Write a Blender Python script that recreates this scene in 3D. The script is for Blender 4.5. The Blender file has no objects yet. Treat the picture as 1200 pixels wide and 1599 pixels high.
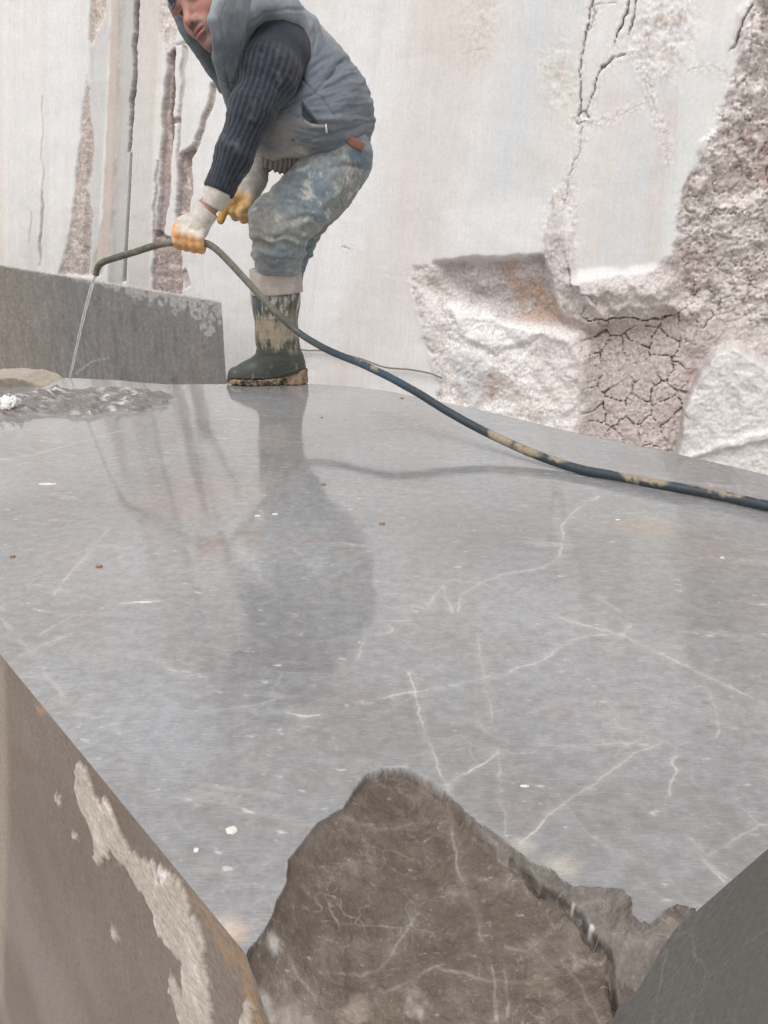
import bpy, math, random
import numpy as np
from mathutils import Vector
SC = bpy.context.scene
COL = SC.collection
R = math.radians
F32 = np.float32

# ---------------------------------------------------------------- camera, world, sun, exposure
CAM_H = 0.487
PITCH = 18.8
FPX = 1300.0                                   # focal length in pixels of a 1200 x 1599 frame
cam_d = bpy.data.cameras.new('camera'); cam = bpy.data.objects.new('camera', cam_d); COL.objects.link(cam)
cam.location = (0, 0, CAM_H)
cam.rotation_euler = (R(90 - PITCH), 0, 0)
cam_d.sensor_fit = 'VERTICAL'; cam_d.sensor_height = 24.0
cam_d.lens = 24.0 * FPX / 1599.0
cam_d.clip_start = 0.02; cam_d.clip_end = 400
SC.camera = cam

SUN_EL, SUN_AZ = 58.0, 205.0                   # azimuth clockwise from +Y (north)
world = bpy.data.worlds.new('World'); SC.world = world; world.use_nodes = True
wn = world.node_tree; wn.nodes.clear()
w_out = wn.nodes.new('ShaderNodeOutputWorld'); w_bg = wn.nodes.new('ShaderNodeBackground')
w_sky = wn.nodes.new('ShaderNodeTexSky'); w_sky.sky_type = 'NISHITA'; w_sky.sun_disc = False
w_sky.sun_elevation = R(SUN_EL); w_sky.sun_rotation = R(SUN_AZ)
w_sky.air_density = 1.0; w_sky.dust_density = 4.0; w_sky.ozone_density = 1.0
w_hsv = wn.nodes.new('ShaderNodeHueSaturation'); w_hsv.inputs['Saturation'].default_value = 0.22   # overcast: nearly colourless
wn.links.new(w_sky.outputs[0], w_hsv.inputs['Color'])
wn.links.new(w_hsv.outputs[0], w_bg.inputs['Color']); w_bg.inputs['Strength'].default_value = 0.15
wn.links.new(w_bg.outputs[0], w_out.inputs['Surface'])
sun_d = bpy.data.lights.new('sun', 'SUN'); sun_d.energy = 1.0; sun_d.angle = R(40); sun_d.color = (1.0, 0.965, 0.93)
sun = bpy.data.objects.new('sun', sun_d); COL.objects.link(sun)
_az, _el = R(SUN_AZ), R(SUN_EL)
_sd = Vector((math.sin(_az) * math.cos(_el), math.cos(_az) * math.cos(_el), math.sin(_el)))
sun.rotation_euler = _sd.to_track_quat('Z', 'Y').to_euler()
sun.location = _sd * 20
SC.view_settings.view_transform = 'Standard'; SC.view_settings.look = 'None'
SC.view_settings.exposure = 0.15; SC.view_settings.gamma = 1.0

SC.cycles.max_bounces = 6; SC.cycles.diffuse_bounces = 3; SC.cycles.glossy_bounces = 3; SC.cycles.transmission_bounces = 4

# ---------------------------------------------------------------- geometry of the view (used to size and place real things)
_c, _s = math.cos(R(PITCH)), math.sin(R(PITCH))
def ray(px, py):
    x = np.asarray(px, float) - 600.0; u = 799.5 - np.asarray(py, float)
    return np.stack([x + 0 * u, FPX * _c + u * _s, u * _c - FPX * _s], -1)
def on_z(px, py, z=0.0):
    d = ray(px, py); t = (z - CAM_H) / d[..., 2]
    return d * t[..., None] + np.array([0, 0, CAM_H])
def at_y(px, py, Y):
    d = ray(px, py); t = np.asarray(Y, float) / d[..., 1]
    return d * t[..., None] + np.array([0, 0, CAM_H])
def on_plane(px, py, p0, n):
    d = ray(px, py); o = np.array([0, 0, CAM_H]); t = np.dot(p0 - o, n) / (d @ n)
    return o + d * t[..., None]

# ---------------------------------------------------------------- noise (numpy)
def _hash(ix, iy, iz, seed):
    h = (ix.astype(np.uint32) * np.uint32(374761393) + iy.astype(np.uint32) * np.uint32(668265263)
         + iz.astype(np.uint32) * np.uint32(2147483647 ^ 0x5bd1e995) + np.uint32(seed * 144665 + 12345))
    h = (h ^ (h >> np.uint32(13))) * np.uint32(1274126177)
    h = (h ^ (h >> np.uint32(16))) * np.uint32(2246822519)
    return (h ^ (h >> np.uint32(15)))
def _rnd(ix, iy, iz, seed):
    return (_hash(ix, iy, iz, seed) & np.uint32(0xFFFFFF)).astype(F32) / F32(0xFFFFFF)
def noise(P, scale=1.0, seed=0):
    """value-gradient noise in about -1..1; P is (...,2) or (...,3)"""
    P = np.asarray(P, F32) * np.asarray(scale, F32)
    if P.shape[-1] == 2: P = np.concatenate([P, np.zeros_like(P[..., :1])], -1); flat = True
    else: flat = False
    i = np.floor(P); f = P - i; i = i.astype(np.int64); w = f * f * f * (f * (f * 6 - 15) + 10)
    out = np.zeros(P.shape[:-1], F32)
    for dz in ((0,) if flat else (0, 1)):
        for dy in (0, 1):
            for dx in (0, 1):
                h = _hash(i[..., 0] + dx, i[..., 1] + dy, i[..., 2] + dz, seed)
                gx = (h & np.uint32(1023)).astype(F32) / 511.5 - 1
                gy = ((h >> np.uint32(10)) & np.uint32(1023)).astype(F32) / 511.5 - 1
                g = gx * (f[..., 0] - dx) + gy * (f[..., 1] - dy)
                if not flat:
                    gz = ((h >> np.uint32(20)) & np.uint32(1023)).astype(F32) / 511.5 - 1
                    g = g + gz * (f[..., 2] - dz)
                wx = w[..., 0] if dx else 1 - w[..., 0]; wy = w[..., 1] if dy else 1 - w[..., 1]
                ww = wx * wy
                if not flat: ww = ww * (w[..., 2] if dz else 1 - w[..., 2])
                out += g * ww
    return out * 1.5
def fbm(P, scale=1.0, octv=4, seed=0, gain=0.5, ridged=False):
    P = np.asarray(P, F32) * np.asarray(scale, F32); a = 1.0; s = 0; t = 0
    for k in range(octv):
        n = noise(P, 2.03 ** k, seed + k * 17)
        if ridged: n = 1 - 2 * np.abs(n)
        s = s + a * n; t += a; a *= gain
    return s / t
def worley(P, scale=1.0, seed=0):
    """2-D cells: F1, F2-F1 edge distance, random id"""
    P = np.asarray(P, F32)[..., :2] * np.asarray(scale, F32)[..., :2] if np.ndim(scale) else np.asarray(P, F32)[..., :2] * F32(scale)
    i = np.floor(P).astype(np.int64)
    f1 = np.full(P.shape[:-1], 9.0, F32); f2 = f1.copy(); idv = np.zeros_like(f1)
    for dx in (-1, 0, 1):
        for dy in (-1, 0, 1):
            cx, cy = i[..., 0] + dx, i[..., 1] + dy; z = cx * 0
            px = cx + _rnd(cx, cy, z, seed); py = cy + _rnd(cx, cy, z + 7, seed)
            d = np.hypot(px - P[..., 0], py - P[..., 1]).astype(F32); r = _rnd(cx, cy, z + 3, seed)
            new = d < f1
            f2 = np.where(new, f1, np.minimum(f2, d)); idv = np.where(new, r, idv); f1 = np.where(new, d, f1)
    return f1, f2 - f1, idv
def sstep(a, b, x):
    t = np.clip((x - a) / (b - a), 0, 1); return t * t * (3 - 2 * t)
def seg_dist(P, pts, wid=None):
    """distance from 2-D points to a polyline (and the interpolated width there)"""
    P = np.asarray(P, F32); best = np.full(P.shape[:-1], 1e9, F32); bw = np.zeros_like(best)
    pts = np.asarray(pts, F32)
    for k in range(len(pts) - 1):
        a, b = pts[k], pts[k + 1]; ab = b - a; L = float(ab @ ab) + 1e-12
        t = np.clip(((P - a) @ ab) / L, 0, 1)
        d = np.hypot(P[..., 0] - a[0] - t * ab[0], P[..., 1] - a[1] - t * ab[1])
        if wid is not None:
            w = wid[k] + t * (wid[k + 1] - wid[k]); m = (d - w) < (best - bw); bw = np.where(m, w, bw)
        else: m = d < best
        best = np.where(m, d, best)
    return (best, bw) if wid is not None else best
def poly_sd(P, poly):
    """signed distance to a 2-D polygon, negative inside"""
    P = np.asarray(P, F32); poly = np.asarray(poly, F32)
    d = seg_dist(P, np.vstack([poly, poly[:1]]))
    ins = np.zeros(P.shape[:-1], bool); n = len(poly)
    for k in range(n):
        (x1, y1), (x2, y2) = poly[k], poly[(k + 1) % n]
        if y1 == y2: continue
        c = ((y1 > P[..., 1]) != (y2 > P[..., 1])) & (P[..., 0] < (x2 - x1) * (P[..., 1] - y1) / (y2 - y1) + x1)
        ins ^= c
    return np.where(ins, -d, d)
def lerp(a, b, t):
    t = np.asarray(t)[..., None] if np.ndim(a) and np.shape(a) == (3,) or np.ndim(b) and np.ndim(a) > np.ndim(t) else t
    return a + (b - a) * t
def mixc(c, col, t):
    return c + (np.asarray(col, F32) - c) * np.asarray(t)[..., None]
def srgb(r, g, b):
    v = np.array([r, g, b], float) / 255
    return np.where(v <= .04045, v / 12.92, ((v + .055) / 1.055) ** 2.4)

# ---------------------------------------------------------------- mesh and object helpers
def mesh_from(name, V, Fq, mats=(), attrs=None, mat_idx=None, smooth=True):
    me = bpy.data.meshes.new(name)
    V = np.asarray(V, F32); Fq = [np.asarray(f, np.int32) for f in ([Fq] if not isinstance(Fq, list) else Fq)]
    me.vertices.add(len(V)); me.vertices.foreach_set('co', V.ravel())
    loops = np.concatenate([f.ravel() for f in Fq]); nl = sum(f.size for f in Fq); nf = sum(len(f) for f in Fq)
    starts = []; o = 0
    for f in Fq:
        starts.append(o + np.arange(len(f)) * f.shape[1]); o += f.size
    me.loops.add(nl); me.loops.foreach_set('vertex_index', loops)
    me.polygons.add(nf); me.polygons.foreach_set('loop_start', np.concatenate(starts).astype(np.int32))
    me.update(calc_edges=True); me.validate()
    me.polygons.foreach_set('use_smooth', np.full(len(me.polygons), bool(smooth)))
    for m in mats: me.materials.append(m)
    if mat_idx is not None: me.polygons.foreach_set('material_index', np.asarray(mat_idx, np.int32))
    for k, a in (attrs or {}).items():
        a = np.asarray(a, F32)
        if a.ndim == 1:
            at = me.attributes.new(k, 'FLOAT', 'POINT'); at.data.foreach_set('value', a)
        else:
            if a.shape[1] == 3: a = np.concatenate([a, np.ones((len(a), 1), F32)], 1)
            at = me.attributes.new(k, 'FLOAT_COLOR', 'POINT'); at.data.foreach_set('color', a.ravel())
    return me
def link(name, me, parent=None, label=None, cat=None, group=None, kind=None):
    o = bpy.data.objects.new(name, me); COL.objects.link(o)
    if parent is not None: o.parent = parent
    if label: o['label'] = label
    if cat: o['category'] = cat
    if group: o['group'] = group
    if kind: o['kind'] = kind
    return o
def grid_faces(n, m, off=0):
    i = np.arange(n - 1)[:, None] * m + np.arange(m - 1)[None, :] + off
    return np.stack([i, i + m, i + m + 1, i + 1], -1).reshape(-1, 4)
def tube_mesh(pts, rad, seg=12, caps=True):
    pts = np.asarray(pts, float); n = len(pts); rad = np.broadcast_to(rad, (n,))
    T = np.gradient(pts, axis=0); T /= np.linalg.norm(T, axis=1)[:, None]
    up = np.array([0, 0, 1.0]) if abs(T[0][2]) < .9 else np.array([1.0, 0, 0])
    V = []; prev = np.cross(T[0], up); prev /= np.linalg.norm(prev)
    for k in range(n):
        prev = prev - T[k] * (prev @ T[k]); prev /= np.linalg.norm(prev); b = np.cross(T[k], prev)
        a = np.linspace(0, 2 * np.pi, seg, endpoint=False)
        V.append(pts[k] + rad[k] * (np.cos(a)[:, None] * prev + np.sin(a)[:, None] * b))
    V = np.concatenate(V); Fs = []
    for k in range(n - 1):
        for j in range(seg):
            j2 = (j + 1) % seg; Fs.append((k * seg + j, k * seg + j2, (k + 1) * seg + j2, (k + 1) * seg + j))
    Fs = [np.array(Fs)]
    if caps:
        V = np.vstack([V, pts[0], pts[-1]]); c0, c1 = n * seg, n * seg + 1
        Fs.append(np.array([(c0, (j + 1) % seg, j) for j in range(seg)] + [(c1, (n - 1) * seg + j, (n - 1) * seg + (j + 1) % seg) for j in range(seg)]))
    return V, Fs
def spline(P, n):
    """Catmull-Rom through the points, n samples in all, evenly in length"""
    P = np.asarray(P, float); Q = np.vstack([2 * P[0] - P[1], P, 2 * P[-1] - P[-2]]); out = []
    for k in range(1, len(Q) - 2):
        t = np.linspace(0, 1, 24, endpoint=False)[:, None]
        a, b, c, d = Q[k - 1], Q[k], Q[k + 1], Q[k + 2]
        out.append(.5 * ((2 * b) + (c - a) * t + (2 * a - 5 * b + 4 * c - d) * t ** 2 + (3 * b - a - 3 * c + d) * t ** 3))
    out = np.vstack(out + [P[-1:]]); L = np.r_[0, np.cumsum(np.linalg.norm(np.diff(out, axis=0), axis=1))]
    s = np.linspace(0, L[-1], n)
    return np.stack([np.interp(s, L, out[:, k]) for k in range(P.shape[1])], 1)

# ---------------------------------------------------------------- node material helper
class NT:
    def __init__(s, name):
        s.m = bpy.data.materials.new(name); s.m.use_nodes = True; s.t = s.m.node_tree; s.t.nodes.clear()
        s.out = s.n('OutputMaterial'); s.b = s.n('BsdfPrincipled'); s.l(s.b.outputs[0], s.out.inputs['Surface'])
    def n(s, k, **kw):
        nd = s.t.nodes.new('ShaderNode' + k)
        for a, v in kw.items(): setattr(nd, a, v)
        return nd
    def l(s, a, b): s.t.links.new(a, b)
    def put(s, sock, v):
        if isinstance(v, bpy.types.NodeSocket): s.l(v, sock)
        elif sock.type == 'RGBA' and len(v) == 3: sock.default_value = (*v, 1)
        else: sock.default_value = v
    def attr(s, name, vec=False):
        nd = s.n('Attribute'); nd.attribute_name = name
        return nd.outputs['Color'] if vec else nd.outputs['Fac']
    def coord(s, scale=(1, 1, 1), rot=(0, 0, 0), src=None):
        g = s.n('NewGeometry').outputs['Position'] if src is None else src
        mp = s.n('Mapping'); mp.inputs['Scale'].default_value = scale; mp.inputs['Rotation'].default_value = rot; s.l(g, mp.inputs['Vector'])
        return mp.outputs[0]
    def noise(s, vec, scale, detail=4, rough=.55, dist=0.0):
        nd = s.n('TexNoise'); s.l(vec, nd.inputs['Vector']); nd.inputs['Scale'].default_value = scale
        nd.inputs['Detail'].default_value = detail; nd.inputs['Roughness'].default_value = rough; nd.inputs['Distortion'].default_value = dist
        return nd.outputs['Fac']
    def ramp(s, fac, a, b, c0=0.0, c1=1.0):
        nd = s.n('MapRange'); nd.interpolation_type = 'SMOOTHSTEP'; s.l(fac, nd.inputs['Value'])
        for k, v in zip((1, 2, 3, 4), (a, b, c0, c1)): nd.inputs[k].default_value = v
        return nd.outputs[0]
    def math(s, op, a, b=0.0, c=None):
        nd = s.n('Math', operation=op); s.put(nd.inputs[0], a); s.put(nd.inputs[1], b)
        if c is not None: s.put(nd.inputs[2], c)
        return nd.outputs[0]
    def mix(s, fac, a, b, mode='MIX'):
        nd = s.n('Mix', data_type='RGBA', blend_type=mode); s.put(nd.inputs[0], fac); s.put(nd.inputs[6], a); s.put(nd.inputs[7], b)
        return nd.outputs[2]
    def vor_edge(s, vec, scale, warp, wscale=6):
        nz = s.n('TexNoise'); s.l(vec, nz.inputs['Vector']); nz.inputs['Scale'].default_value = wscale; nz.inputs['Detail'].default_value = 3
        sc = s.n('VectorMath', operation='SCALE'); s.l(nz.outputs['Color'], sc.inputs[0]); sc.inputs['Scale'].default_value = warp
        ad = s.n('VectorMath', operation='ADD'); s.l(vec, ad.inputs[0]); s.l(sc.outputs[0], ad.inputs[1])
        v = s.n('TexVoronoi', feature='DISTANCE_TO_EDGE'); s.l(ad.outputs[0], v.inputs['Vector']); v.inputs['Scale'].default_value = scale
        return v.outputs['Distance']
    def bump(s, h, strength=.3, dist=.01, nrm=None):
        nd = s.n('Bump'); s.l(h, nd.inputs['Height']); s.put(nd.inputs['Strength'], strength); nd.inputs['Distance'].default_value = dist
        if nrm is not None: s.l(nrm, nd.inputs['Normal'])
        return nd.outputs[0]
    def set(s, **kw):
        for k, v in kw.items(): s.put(s.b.inputs[k.replace('_', ' ')], v)
        return s
# ================================================================ QUARRY WALL (sawn rock face with broken, muddy seams)
W_TH = R(-21.5)
W_E = np.array([math.cos(W_TH), math.sin(W_TH), 0.0]); W_N = np.array([math.sin(W_TH), -math.cos(W_TH), 0.0])
W_O = np.array([-1.43, 6.0, 0.0])
def wuv(pts):
    pts = np.asarray(pts, float); p = on_plane(pts[..., 0], np.maximum(pts[..., 1], -60), W_O, W_N) - W_O; uv = np.stack([p @ W_E, p[..., 2]], -1)
    up = pts[..., 1] < -25; uv[up] += np.array([.36, 2.1]); uv[pts[..., 0] > 1400, 0] += 2.0      # seams run on past the top and right of the view
    return uv
PXM = 0.0043                                     # metres of wall per pixel of the photograph, about
def build_wall():
    us = np.r_[np.arange(-9, -4, .12), np.arange(-4, -2.2, .03), np.arange(-2.2, 4.1, .0068), np.arange(4.1, 6.6, .02), np.arange(6.6, 9.5, .12)]
    vs = np.r_[np.arange(-1.4, -1.05, .05), np.arange(-1.05, 2.25, .0068), np.arange(2.25, 4.6, .022), np.arange(4.6, 9.0, .12)]
    U, V = np.meshgrid(us, vs, indexing='ij'); P = np.stack([U, V], -1).astype(F32); shp = U.shape
    Pp = P.reshape(-1, 2)
    wx = fbm(Pp, 2.6, 3, 11) * .10 + fbm(Pp, 14, 3, 13) * .022
    wy = fbm(Pp, 2.6, 3, 12) * .10 + fbm(Pp, 14, 3, 14) * .022
    Q = Pp + np.stack([wx, wy], -1) * .55           # warped position for ragged outlines
    Qf = Pp + np.stack([fbm(Pp, 12, 4, 15, .5), fbm(Pp, 12, 4, 16, .5)], -1) * .034
    Qs = Pp + np.stack([fbm(Pp, 6, 2, 17), fbm(Pp, 6, 2, 18)], -1) * .03 + np.stack([noise(Pp, 45, 19), noise(Pp, 45, 20)], -1) * .004
    n1 = fbm(Pp, 3, 4, 1); n2 = fbm(Pp, 11, 4, 2); n3 = fbm(Pp, 34, 3, 3)
    lean = Pp[:, 0] - Pp[:, 1] * .17                # saw marks lean to the right as they rise
    S = np.stack([lean * 9, Pp[:, 1] * .35], -1); st = fbm(S, 1.0, 4, 4, .6)
    st2 = fbm(np.stack([lean * 26, Pp[:, 1] * .5], -1), 1.0, 3, 5, .6)
    st3 = fbm(np.stack([lean * 2.1, Pp[:, 1] * .22], -1), 1.0, 3, 6)
    # ---- sawn surface colours
    c = np.tile(np.array([.70, .69, .675], F32), (len(Pp), 1))
    c = mixc(c, (.74, .735, .73), sstep(-.2, .3, st3))
    c = mixc(c, (.66, .61, .58), .5 * sstep(.05, .4, st))
    c = mixc(c, (.66, .68, .69), .6 * sstep(.05, .42, -st + .25 * st2))
    c = mixc(c, (.70, .65, .57), .5 * sstep(-.6, -1.6, Pp[:, 0]) * sstep(-.2, .3, st2))
    c *= (1 + .05 * st2 + .04 * n2)[:, None]
    d = .012 * st3 + .004 * st + .0015 * st2 + .02 * n1 * .5
    rough = np.zeros(len(Pp), F32)                  # 0 sawn, 1 broken
    def sd(poly, q=Q): return poly_sd(q, wuv(poly))
    def near(poly, m=.12):                          # quick box cut so that far vertices are not evaluated
        w = wuv(poly); lo, hi = w.min(0) - m, w.max(0) + m
        return np.where((Pp[:, 0] > lo[0]) & (Pp[:, 0] < hi[0]) & (Pp[:, 1] > lo[1]) & (Pp[:, 1] < hi[1]))[0]
    def region(poly, soft, q=Q, m=.25):
        idx = near(poly, m); s = poly_sd(q[idx], wuv(poly)); w = sstep(soft, -soft, s); return idx, w, s
    nonlocal_d = d
    # broad painted-by-nature bands on the big sawn face
    for poly, col, k, soft in [
        ([(640, -60), (790, -60), (700, 420), (560, 600), (500, 600), (600, 300)], (.64, .575, .54), .42, .12),
        ([(800, -60), (900, -60), (880, 190), (840, 420), (700, 420), (770, 150)], (.60, .625, .64), .60, .10),
        ([(640, -60), (790, -60), (775, 110), (700, 105), (650, 60)], (.62, .57, .52), .35, .10),
        ([(1000, 90), (1080, 120), (1020, 420), (900, 430), (960, 250)], (.58, .60, .61), .55, .08),
        ([(945, 120), (1000, 150), (925, 420), (890, 430)], (.66, .60, .56), .5, .05),
        ([(1080, 60), (1150, 60), (1090, 260), (1050, 390), (1010, 400)], (.655, .68, .66), .6, .05),
        ([(1030, 160), (1060, 160), (1030, 420), (1000, 420)], (.62, .53, .49), .45, .04),
        ([(845, 90), (900, 80), (915, 170), (880, 290), (820, 260), (830, 210)], (.70, .655, .585), .4, .10),
        ([(700, 330), (880, 300), (860, 400), (700, 400)], (.76, .75, .75), .7, .10)]:
        i, w, s = region(poly, soft); c[i] = mixc(c[i], col, w * k)
    # mottled, chipped patches
    for poly, k in [([(840, 80), (890, 60), (905, 150), (880, 160), (860, 165)], .7), ([(985, -40), (1085, -40), (1080, 60), (1050, 130), (1000, 110), (975, 70)], 1.0),
                    ([(850, 300), (895, 290), (900, 420), (850, 420)], .8), ([(690, -40), (790, -40), (770, 80), (740, 95), (715, 60)], .4)]:
        i, w, s = region(poly, .08); nn = n2[i] + .7 * n3[i]
        c[i] = mixc(c[i], (.56, .48, .43), w * k * sstep(-.05, .5, nn)); c[i] = mixc(c[i], (.74, .70, .66), w * k * sstep(.0, .4, -nn))
        d[i] += w * k * (.012 * nn); rough[i] = np.maximum(rough[i], w * k * .6)
    # ---- the left side: saw strips standing at different depths
    def strip(poly, col, k, dep, soft=.02, q=Qf, rgh=0, mott=0):
        i, w, s = region(poly, soft, q, .12)
        cc = np.tile(np.asarray(col, F32), (len(i), 1))
        if mott:
            nn = n2[i] + .8 * n3[i]; cc = mixc(cc, np.asarray(col) * .62, mott * sstep(.05, .55, nn)); cc = mixc(cc, (.70, .65, .62), mott * sstep(.05, .5, -nn))
        c[i] += (cc - c[i]) * (w * k)[:, None]; d[i] -= w * dep * .45; rough[i] = np.maximum(rough[i], w * rgh)
        if rgh: d[i] += w * rgh * (.010 * n2[i] + .006 * n3[i])
    strip([(-20, -40), (5, -40), (5, 440), (-20, 440)], (.70, .60, .52), .5, 0, .03, Pp)
    strip([(150, -60), (185, -60), (165, 170), (150, 430), (130, 430), (138, 200)], (.56, .565, .555), .85, .03, .02, Pp)
    strip([(136, -60), (172, -60), (160, 20), (143, 70), (140, 60)], (.60, .52, .46), .95, .035, .01, Qs, 1, .9)
    strip([(136, 120), (144, 240), (136, 300), (142, 340), (136, 430), (92, 430), (112, 360), (118, 290), (126, 200)], (.47, .405, .365), .9, .03, .015, Qs, 1, .8)
    strip([(176, -60), (190, -60), (182, 200), (172, 400), (160, 430), (140, 430), (160, 330), (168, 150)], (.50, .42, .36), .75, .015, .014, Qs)
    strip([(188, -60), (214, -60), (200, 240), (190, 450), (170, 450), (182, 200)], (.48, .475, .46), .85, .055, .022, Pp)
    strip([(207, -60), (222, -60), (214, 80), (204, 232), (197, 238), (203, 120)], (.22, .145, .125), 1, .18, .010, Qs, 1.5, .8)
    strip([(202, 232), (206, 240), (196, 440), (189, 440)], (.30, .26, .24), .95, .10, .008, Pp)
    strip([(222, -60), (252, -60), (240, 200), (232, 450), (198, 450), (206, 240)], (.60, .565, .53), .8, .0, .02, Pp)
    strip([(250, -60), (285, -60), (275, 45), (272, 95), (262, 88), (250, 50)], (.66, .60, .57), .9, .03, .015, Qs, 1, .7)
    strip([(262, 86), (273, 78), (271, 190), (264, 300), (256, 372), (244, 372), (248, 270), (254, 160)], (.42, .345, .325), .95, .10, .010, Qs, 1.2, .7)
    strip([(266, 80), (274, 76), (272, 185), (266, 250), (261, 190)], (.30, .245, .23), .9, .06, .006, Qs, 1, .4)
    strip([(241, 360), (283, 380), (284, 470), (236, 470)], (.40, .315, .29), .95, .06, .010, Qs, 1.3, .7)
    strip([(282, 240), (300, 232), (299, 300), (294, 360), (280, 400), (276, 360), (277, 300)], (.40, .33, .30), .95, .10, .008, Qs, 1.2, .6)
    strip([(330, 130), (338, 132), (332, 165), (306, 235), (290, 262), (288, 240), (302, 222), (322, 165)], (.47, .41, .38), .95, .07, .006, Qs, 1, .6)
    strip([(268, 185), (282, 184), (281, 194), (270, 192)], (.34, .28, .26), .9, .05, .005, Qs, 1, .3)
    strip([(284, 74), (292, 76), (284, 190), (281, 250), (286, 290), (281, 292), (277, 240), (280, 180)], (.40, .37, .35), .7, .03, .003, Qs)
    strip([(276, 71), (292, 69), (292, 73), (276, 75)], (.45, .42, .40), .6, .02, .003, Qs)
    strip([(240, 300), (243, 250), (246, 250), (242, 360), (238, 370)], (.38, .33, .31), .7, .03, .004, Qs, .6, .5)
    strip([(66, 150), (68, 150), (68, 300), (64, 420), (61, 420), (65, 300)], (.45, .40, .37), .45, .012, .004, Qs)
    strip([(66, 300), (70, 330), (66, 370), (62, 410), (60, 390), (65, 340)], (.36, .31, .28), .55, .02, .004, Qs)
    strip([(48, 330), (50, 330), (46, 380), (44, 380)], (.45, .40, .37), .5, .01, .004, Qs)
    strip([(283, 430), (290, 420), (295, 445), (288, 452)], (.34, .29, .27), .7, .03, .006, Qs, .6, .4)
    # ---- the big broken hollow on the right
    HOL = [(645, 418), (700, 412), (760, 414), (800, 408), (846, 398), (860, 380), (880, 372), (893, 420), (900, 446), (940, 436), (1012, 428), (1050, 400),
           (1058, 345), (1066, 300), (1100, 240), (1122, 190), (1142, 140), (1156, 90), (1162, 40), (1180, 0), (1190, -90), (1420, -120), (1420, 900), (640, 900), (688, 600), (660, 520), (646, 460)]
    i, w, s = region(HOL, .012, Qf, .3)
    b = np.zeros(len(Pp), F32); b[i] = w; sdp = np.zeros(len(Pp), F32); sdp[i] = np.clip(-s, 0, 2)
    rough = np.maximum(rough, b)
    rn = fbm(Pp, 5, 5, 21, .58); rr = fbm(Pp, 7, 4, 22, .55, True); gr = fbm(Pp, 45, 3, 23, .6)
    d -= b * (.02 + .11 * sstep(0, .40, sdp))
    d += b * (.040 * rn + .013 * rr + .008 * gr)
    lum = .5 + .5 * rn
    cl = mixc(np.tile(np.array([.54, .49, .47], F32), (len(Pp), 1)), (.62, .575, .555), sstep(-.25, .25, rn + .3 * gr))
    cl = mixc(cl, (.42, .355, .335), .75 * sstep(.05, .40, -rn + .35 * fbm(Pp, 17, 3, 24)))
    c += (cl - c) * b[:, None]
    # white crushed face low on the left of the hollow
    WH = [(648, 440), (700, 470), (800, 490), (905, 520), (925, 560), (915, 640), (900, 700), (890, 900), (640, 900), (690, 600), (662, 520)]
    i, w, s = region(WH, .06, Q)
    cc = mixc(np.tile(np.array([.76, .735, .715], F32), (len(i), 1)), (.63, .575, .55), .8 * sstep(.0, .45, n2[i] + .6 * n3[i]))
    cc = mixc(cc, (.50, .43, .40), .7 * sstep(.25, .55, fbm(Pp[i], 8, 4, 31)))
    c[i] = mixc(c[i], (0, 0, 0), 0 * w) + (cc - c[i]) * w[:, None]
    fac = .10 * np.abs(((Pp[i, 0] * 1.6 + Pp[i, 1] * 2.0 + .15 * n1[i]) % 1.0) - .5)
    d[i] += w * (.02 + .055 * sstep(0, .35, sdp[i]) + .6 * fac * sstep(0, .15, sdp[i]) - .015 * rn[i])
    # bright smooth splinter inside it and bluish flat
    for poly, col, k, up in [([(700, 478), (760, 490), (820, 505), (850, 515), (800, 540), (770, 545), (725, 520)], (.80, .785, .775), .9, .03),
                             ([(705, 545), (745, 545), (765, 575), (755, 620), (740, 640), (715, 600)], (.60, .605, .61), .8, .02),
                             ([(850, 505), (910, 500), (925, 560), (910, 620), (880, 650), (830, 580)], (.70, .665, .645), .6, .02),
                             ([(648, 425), (665, 425), (690, 480), (700, 560), (690, 610), (672, 560), (655, 500)], (.68, .64, .62), .6, .01)]:
        i, w, s = region(poly, .03, Q); c[i] = mixc(c[i], col, w * k); d[i] += w * up; rough[i] -= w * .35
    # grey underside band and rusty stain
    i, w, s = region([(680, 412), (850, 400), (870, 470), (860, 500), (790, 500), (740, 470), (700, 450)], .03, Q)
    c[i] = mixc(c[i], (.50, .465, .455), w * .85); d[i] -= w * .07
    i, w, s = region([(778, 416), (800, 412), (830, 440), (880, 480), (910, 505), (860, 500), (805, 500), (792, 460)], .03, Q)
    c[i] = mixc(c[i], (.50, .345, .26), w * .75 * sstep(-.5, .2, n2[i]))
    for poly in ([(1020, 470), (1050, 455), (1050, 500), (1030, 500)], [(1060, 390), (1090, 380), (1095, 450), (1065, 450)], [(1065, 520), (1095, 540), (1080, 620), (1062, 600)],
                 [(1180, 40), (1230, 20), (1230, 90), (1185, 85)], [(752, 590), (790, 580), (780, 625), (755, 630)], [(1160, 200), (1215, 190), (1215, 300), (1170, 300)]):
        i, w, s = region(poly, .04, Q); c[i] = mixc(c[i], (.36, .235, .20), w * .6 * sstep(-.4, .3, n2[i]))
    # boulder-like ledge above the cracked mud
    LED = [(893, 446), (940, 436), (1012, 428), (1050, 440), (1056, 480), (1010, 500), (960, 500), (915, 470)]
    i, w, s = region(LED, .07, Q); d[i] += w * (.085 + .03 * rr[i]); c[i] = mixc(c[i], (.58, .55, .53), w * .6)
    i, w, s = region([(868, 300), (890, 360), (900, 440), (925, 470), (960, 500), (930, 520), (880, 500), (850, 440), (852, 400)], .025, Q)
    c[i] = mixc(c[i], (.60, .56, .545), w * .8); d[i] += w * .06
    # mud-cracked clay
    MUD = [(912, 490), (960, 498), (1040, 500), (1085, 470), (1130, 500), (1120, 540), (1070, 560), (1075, 640), (1050, 705), (1050, 900), (880, 900), (912, 640)]
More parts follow.
